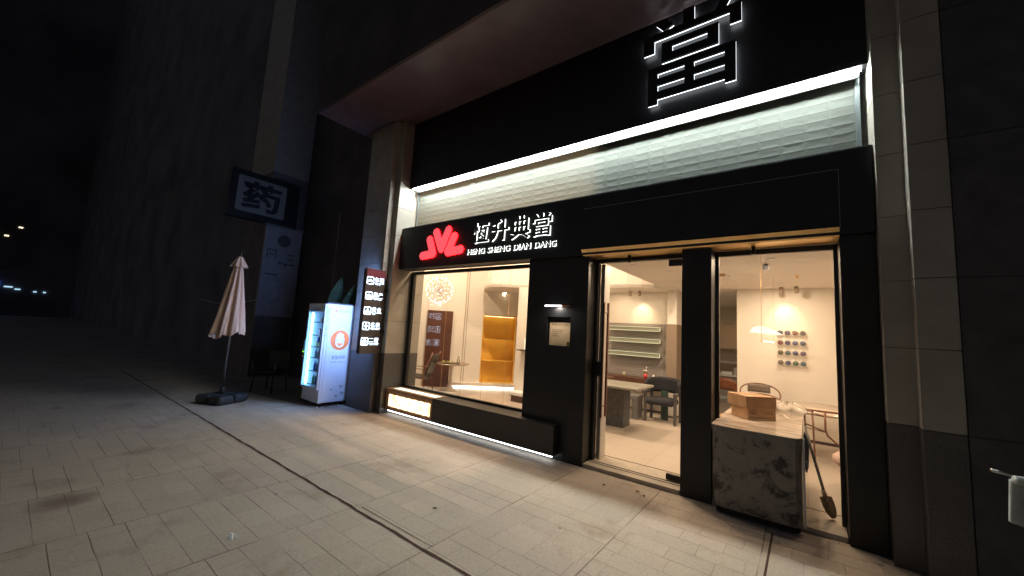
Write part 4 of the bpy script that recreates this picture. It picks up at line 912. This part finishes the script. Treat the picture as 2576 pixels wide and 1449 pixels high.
# dark garden chair behind the umbrella
gc = thing("garden_chair", "black outdoor chair in shadow between umbrella and vending fridge", "chair", (-9.2,3.65,0), R(30), local=True)
for a,b_ in ((-.24,-.22),(.24,-.22),(-.24,.22),(.24,.22)): obj("leg", MB().tube([(a,b_,0),(a*.9,b_*.9,.42)], .014, 8), RUBBER, gc)
obj("seat", MB().box(-.25,.25,-.24,.24,.42,.45), RUBBER, gc, .01); obj("backrest", MB().box(-.25,.25,.22,.25,.47,.85), RUBBER, gc, .01)
for sx in (-.26,.26): obj("armrest", MB().tube([(sx,-.22,.42),(sx,-.22,.64),(sx,.22,.66)], .012, 8), GREYM, gc)

# ================================================================== PLANT
pt = thing("potted_plant", "broad leaved potted plant rising behind the vending fridge", "plant", (-7.95,4.60,0))
obj("pot", MB().lathe([(.16,0),(.22,.4),(.235,.42),(.2,.42)], (-7.95,4.60,0), 24), mat("dark_pot",(.03,.028,.026),.6), pt)
LEAF = mat("leaf_green",(.10,.17,.09),.5,var=.25,vscale=7)
def leaf(base, tip, wid, bend):
    base, tip = Vector(base), Vector(tip); d = tip-base; sd = Vector((.48,.86,.15)); sd = (sd-d*(sd.dot(d)/d.dot(d))).normalized()
    nrm = sd.cross(d).normalized()
    return lambda u,v: base+d*v+sd*((u-.5)*2*wid*max(.02,math.sin(math.pi*min(1,v**.8))**.8))+nrm*(bend*v*v+.35*wid*abs(2*u-1)*-1)+nrm*.006*math.sin(40*v)*abs(2*u-1)
st0 = Vector((-7.95,4.60,.42))
specs = [((-8.22,4.30,1.72),(-7.86,4.30,2.49),.13),((-7.82,4.38,1.62),(-7.36,4.34,2.30),.13),((-8.1,4.6,1.4),(-8.6,4.5,2.0),.12),((-7.8,4.6,1.3),(-7.4,4.7,1.75),.12),((-8.0,4.7,1.5),(-7.95,4.8,2.1),.11)]
f = MB()
for b_, t_, w_ in specs: f.tube([st0, (Vector(b_)+st0)/2+Vector((.03,0,.1)), b_], [.018,.014,.008], 8)
obj("stem", f, LEAF, pt)
for b_, t_, w_ in specs: obj("leaf", MB().grid(leaf(b_, t_, w_, -.08), 8, 16), LEAF, pt)

# ================================================================== NEIGHBOUR: stone pillar and pharmacy signs
nb_ = thing("neighbour_building", "dark neighbouring frontage with a stone pillar left of the shop", "building", (-12.5,4.6,0))
zz = [5.6,6.2,6.8,7.4,8.0,8.6,9.2,9.8,10.4,11.0,11.6]
cpl = obj("stone_pillar", MB().box(-13.29,-11.62,4.06,4.98,0,12.2), mat("dim_stone",(.12,.11,.105),.7,var=.2,vscale=3), nb_)
for a, b_ in zip(zz, zz[1:]): obj("stone_course", MB().box(-13.3,-11.61,4.05,4.99,a+.008,b_), STONE, cpl)
obj("front_wall", MB().box(-74,-13.31,4.9,5.4,0,42), mat("night_stucco",(.11,.107,.125),.8,var=.35,vscale=.4), nb_)
ph = thing("pharmacy_sign", "unlit projecting box sign with a dark medicine character", "sign", (-11.7,3.9,4.2))
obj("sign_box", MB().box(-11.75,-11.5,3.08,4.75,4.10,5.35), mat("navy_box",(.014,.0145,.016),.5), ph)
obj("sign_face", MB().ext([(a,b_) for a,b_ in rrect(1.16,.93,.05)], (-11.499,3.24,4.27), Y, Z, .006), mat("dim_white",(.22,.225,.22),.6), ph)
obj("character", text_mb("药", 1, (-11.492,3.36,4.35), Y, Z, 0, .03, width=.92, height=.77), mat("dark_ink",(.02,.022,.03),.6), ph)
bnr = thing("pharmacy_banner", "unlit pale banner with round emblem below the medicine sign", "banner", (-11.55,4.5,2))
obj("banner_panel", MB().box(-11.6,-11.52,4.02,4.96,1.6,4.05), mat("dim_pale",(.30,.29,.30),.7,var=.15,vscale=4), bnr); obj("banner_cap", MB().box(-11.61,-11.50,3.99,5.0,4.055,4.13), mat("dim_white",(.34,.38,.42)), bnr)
f = MB().add([(-11.517,4.5+.17*math.cos(k*.3),3.70+.17*math.sin(k*.3)) for k in range(21)], [list(range(21))])
obj("emblem", f, mat("banner_dark",(.09,.09,.10),.7), bnr)
f = MB()
for (a_,c_,w_,h_) in ((4.10,3.40,.24,.03),(4.10,3.20,.03,.2),(4.31,3.18,.03,.22),(4.16,3.27,.12,.03),(4.62,3.32,.2,.03),(4.66,3.2,.16,.03),(4.40,3.05,.1,.05),(4.55,3.02,.1,.06),(4.70,3.04,.14,.05),(4.12,2.72,.3,.04)): f.box(-11.5195,-11.517,a_,a_+w_,c_,c_+h_)
obj("banner_text", f, mat("banner_dark",(.09,.09,.10)), bnr)
cb = MB().tube([(-11.62,4.05,2.02),(-12.6,4.0,1.93),(-13.6,3.95,1.90),(-14.8,3.95,1.93),(-16.2,4.0,2.03)], .02, 6)
tag(obj("sagging_cable", cb, mat("pale_cable",(.30,.30,.31),.6)), "faint pale cable sagging across the dark frontage behind the closed umbrella", "cable")
# far background
fb = thing("distant_tower", "dark distant tower with a few lit windows at the left edge", "building", (-75,3,0))
obj("tower_body", MB().box(-82,-75,-30,40,0,45), mat("night_wall",(.17,.17,.20),.8,var=.4,vscale=.15), fb)
f = MB()
for (y,z) in ((.15,10.4),(-.75,9.2),(-1.65,9.5)): f.box(-75.05,-74.95,y-.16,y+.16,z,z+.14)
obj("lit_window", f, emis("far_window",(1,.85,.5),2.2), fb)
fsn = thing("distant_shop_lights", "row of small bluish shop lights in the far distance", "shop lights", (-70,1,2))
f = MB()
for (y,z,w_) in ((.1,3.1,.30),(.75,2.9,.2),(2.0,2.75,.12),(2.7,2.75,.10)): f.box(-70.1,-70,y-w_,y+w_,z,z+.13)
obj("white_light", f, emis("far_white",(.5,.8,1),1.0), fsn); obj("blue_light", MB().box(-70.1,-70,-1.6,-.55,3.1,3.7), emis("far_blue",(.1,.25,1),2.0), fsn)
obj("frontage", MB().box(-74,-70.11,-6,9,0,5), mat("night_wall",(.03,.03,.035)), fsn)

# ================================================================== SCOOTER AT THE RIGHT EDGE
sc = thing("electric_scooter", "parked electric scooter with pale wind apron on its handlebar at right", "scooter", (1.12,2.9,0))
SP = mat("scooter_paint",(.03,.035,.04),.35); AP = mat("apron_cloth",(.33,.36,.35),.8,var=.15,vscale=14)
for y in (3.55, 2.25):
    wh = obj("wheel", MB().tube([(1.12, y+.2*math.cos(k*math.pi/12), .22+.2*math.sin(k*math.pi/12)) for k in range(24)], .045, 10, closed=True), RUBBER, sc)
    f = MB().tube([(1.09,y,.22),(1.15,y,.22)], .16, 20); obj("rim", f, GREYM, wh)
obj("body_shell", MB().box(.98,1.26,2.2,2.85,.32,.62), SP, sc, .06); obj("footboard", MB().box(.97,1.27,2.85,3.35,.24,.30), SP, sc, .02)
obj("seat", MB().box(.99,1.25,2.15,2.85,.64,.74), RUBBER, sc, .04)
obj("front_shield", MB().box(.96,1.28,3.36,3.44,.28,.92), SP, sc, .03)
hb = obj("handlebar", MB().tube([(.84,3.18,1.0),(.98,3.24,.99),(1.12,3.28,.97),(1.26,3.24,.99),(1.42,3.18,1.0)], .014, 10), BLACKM, sc)
obj("brake_lever", MB().tube([(.90,3.24,.985),(.84,3.28,1.0),(.775,3.25,1.015)], [.009,.007,.009], 8), STEEL, hb)
obj("grip", MB().tube([(.835,3.177,1.0),(.96,3.235,.992)], .021, 12), mat("pale_grip",(.4,.42,.41),.6), hb)
obj("steering_stem", MB().tube([(1.12,3.28,.97),(1.12,3.42,.80),(1.12,3.55,.22)], .022, 10), BLACKM, sc)
f = MB().grid(lambda u,v: (.845+.55*u, 3.30+.03*math.sin(9*u)+.05*v, .975-.30*v*(1-.25*abs(2*u-1)**2)+.012*math.sin(14*u)), 22, 10)
obj("wind_apron", f, AP, sc).modifiers.new("s",'SOLIDIFY').thickness = .02
obj("headlight", MB().ball((1.12,3.47,.78), .06, 14, 8), mat("lens_grey",(.3,.32,.34),.15), sc)

# ================================================================== SMALL LITTER
for k,(x,y,a,nm) in enumerate(((-1.42,4.22,.4,"orange fallen leaf on the paving by the door step"),(-1.75,4.12,1.3,"brown fallen leaf left of the door step litter"),(-1.33,4.15,2.2,"curled dry leaf right of the orange leaf"),(-2.62,2.5,.9,"small dark leaf alone on the open paving"))):
    f = MB().grid(lambda u,v: (x+(.035*(v-.5))*math.cos(a)-(.014*(2*u-1)*math.sin(math.pi*max(.05,v)))*math.sin(a), y+(.035*(v-.5))*math.sin(a)+(.014*(2*u-1)*math.sin(math.pi*max(.05,v)))*math.cos(a), .007+.008*(2*u-1)**2), 4, 6)
    tag(obj("fallen_leaf", f, mat("leaf_orange",(.45,.20,.05),.7) if k == 0 else mat("leaf_brown",(.14,.08,.04),.8)), nm, "leaf", "fallen leaves on the paving")
f = MB().grid(lambda u,v: (-3.34+.09*(u-.5)+.02*math.sin(7*v), 1.2+.05*(v-.5), .004+.012*abs(math.sin(9*u+4*v))*math.sin(math.pi*u)*math.sin(math.pi*v)), 12, 8, False)
tag(obj("paper_scrap", f, mat("scrap_white",(.62,.62,.62),.8)), "small crumpled white paper scrap on the paving", "paper scrap")
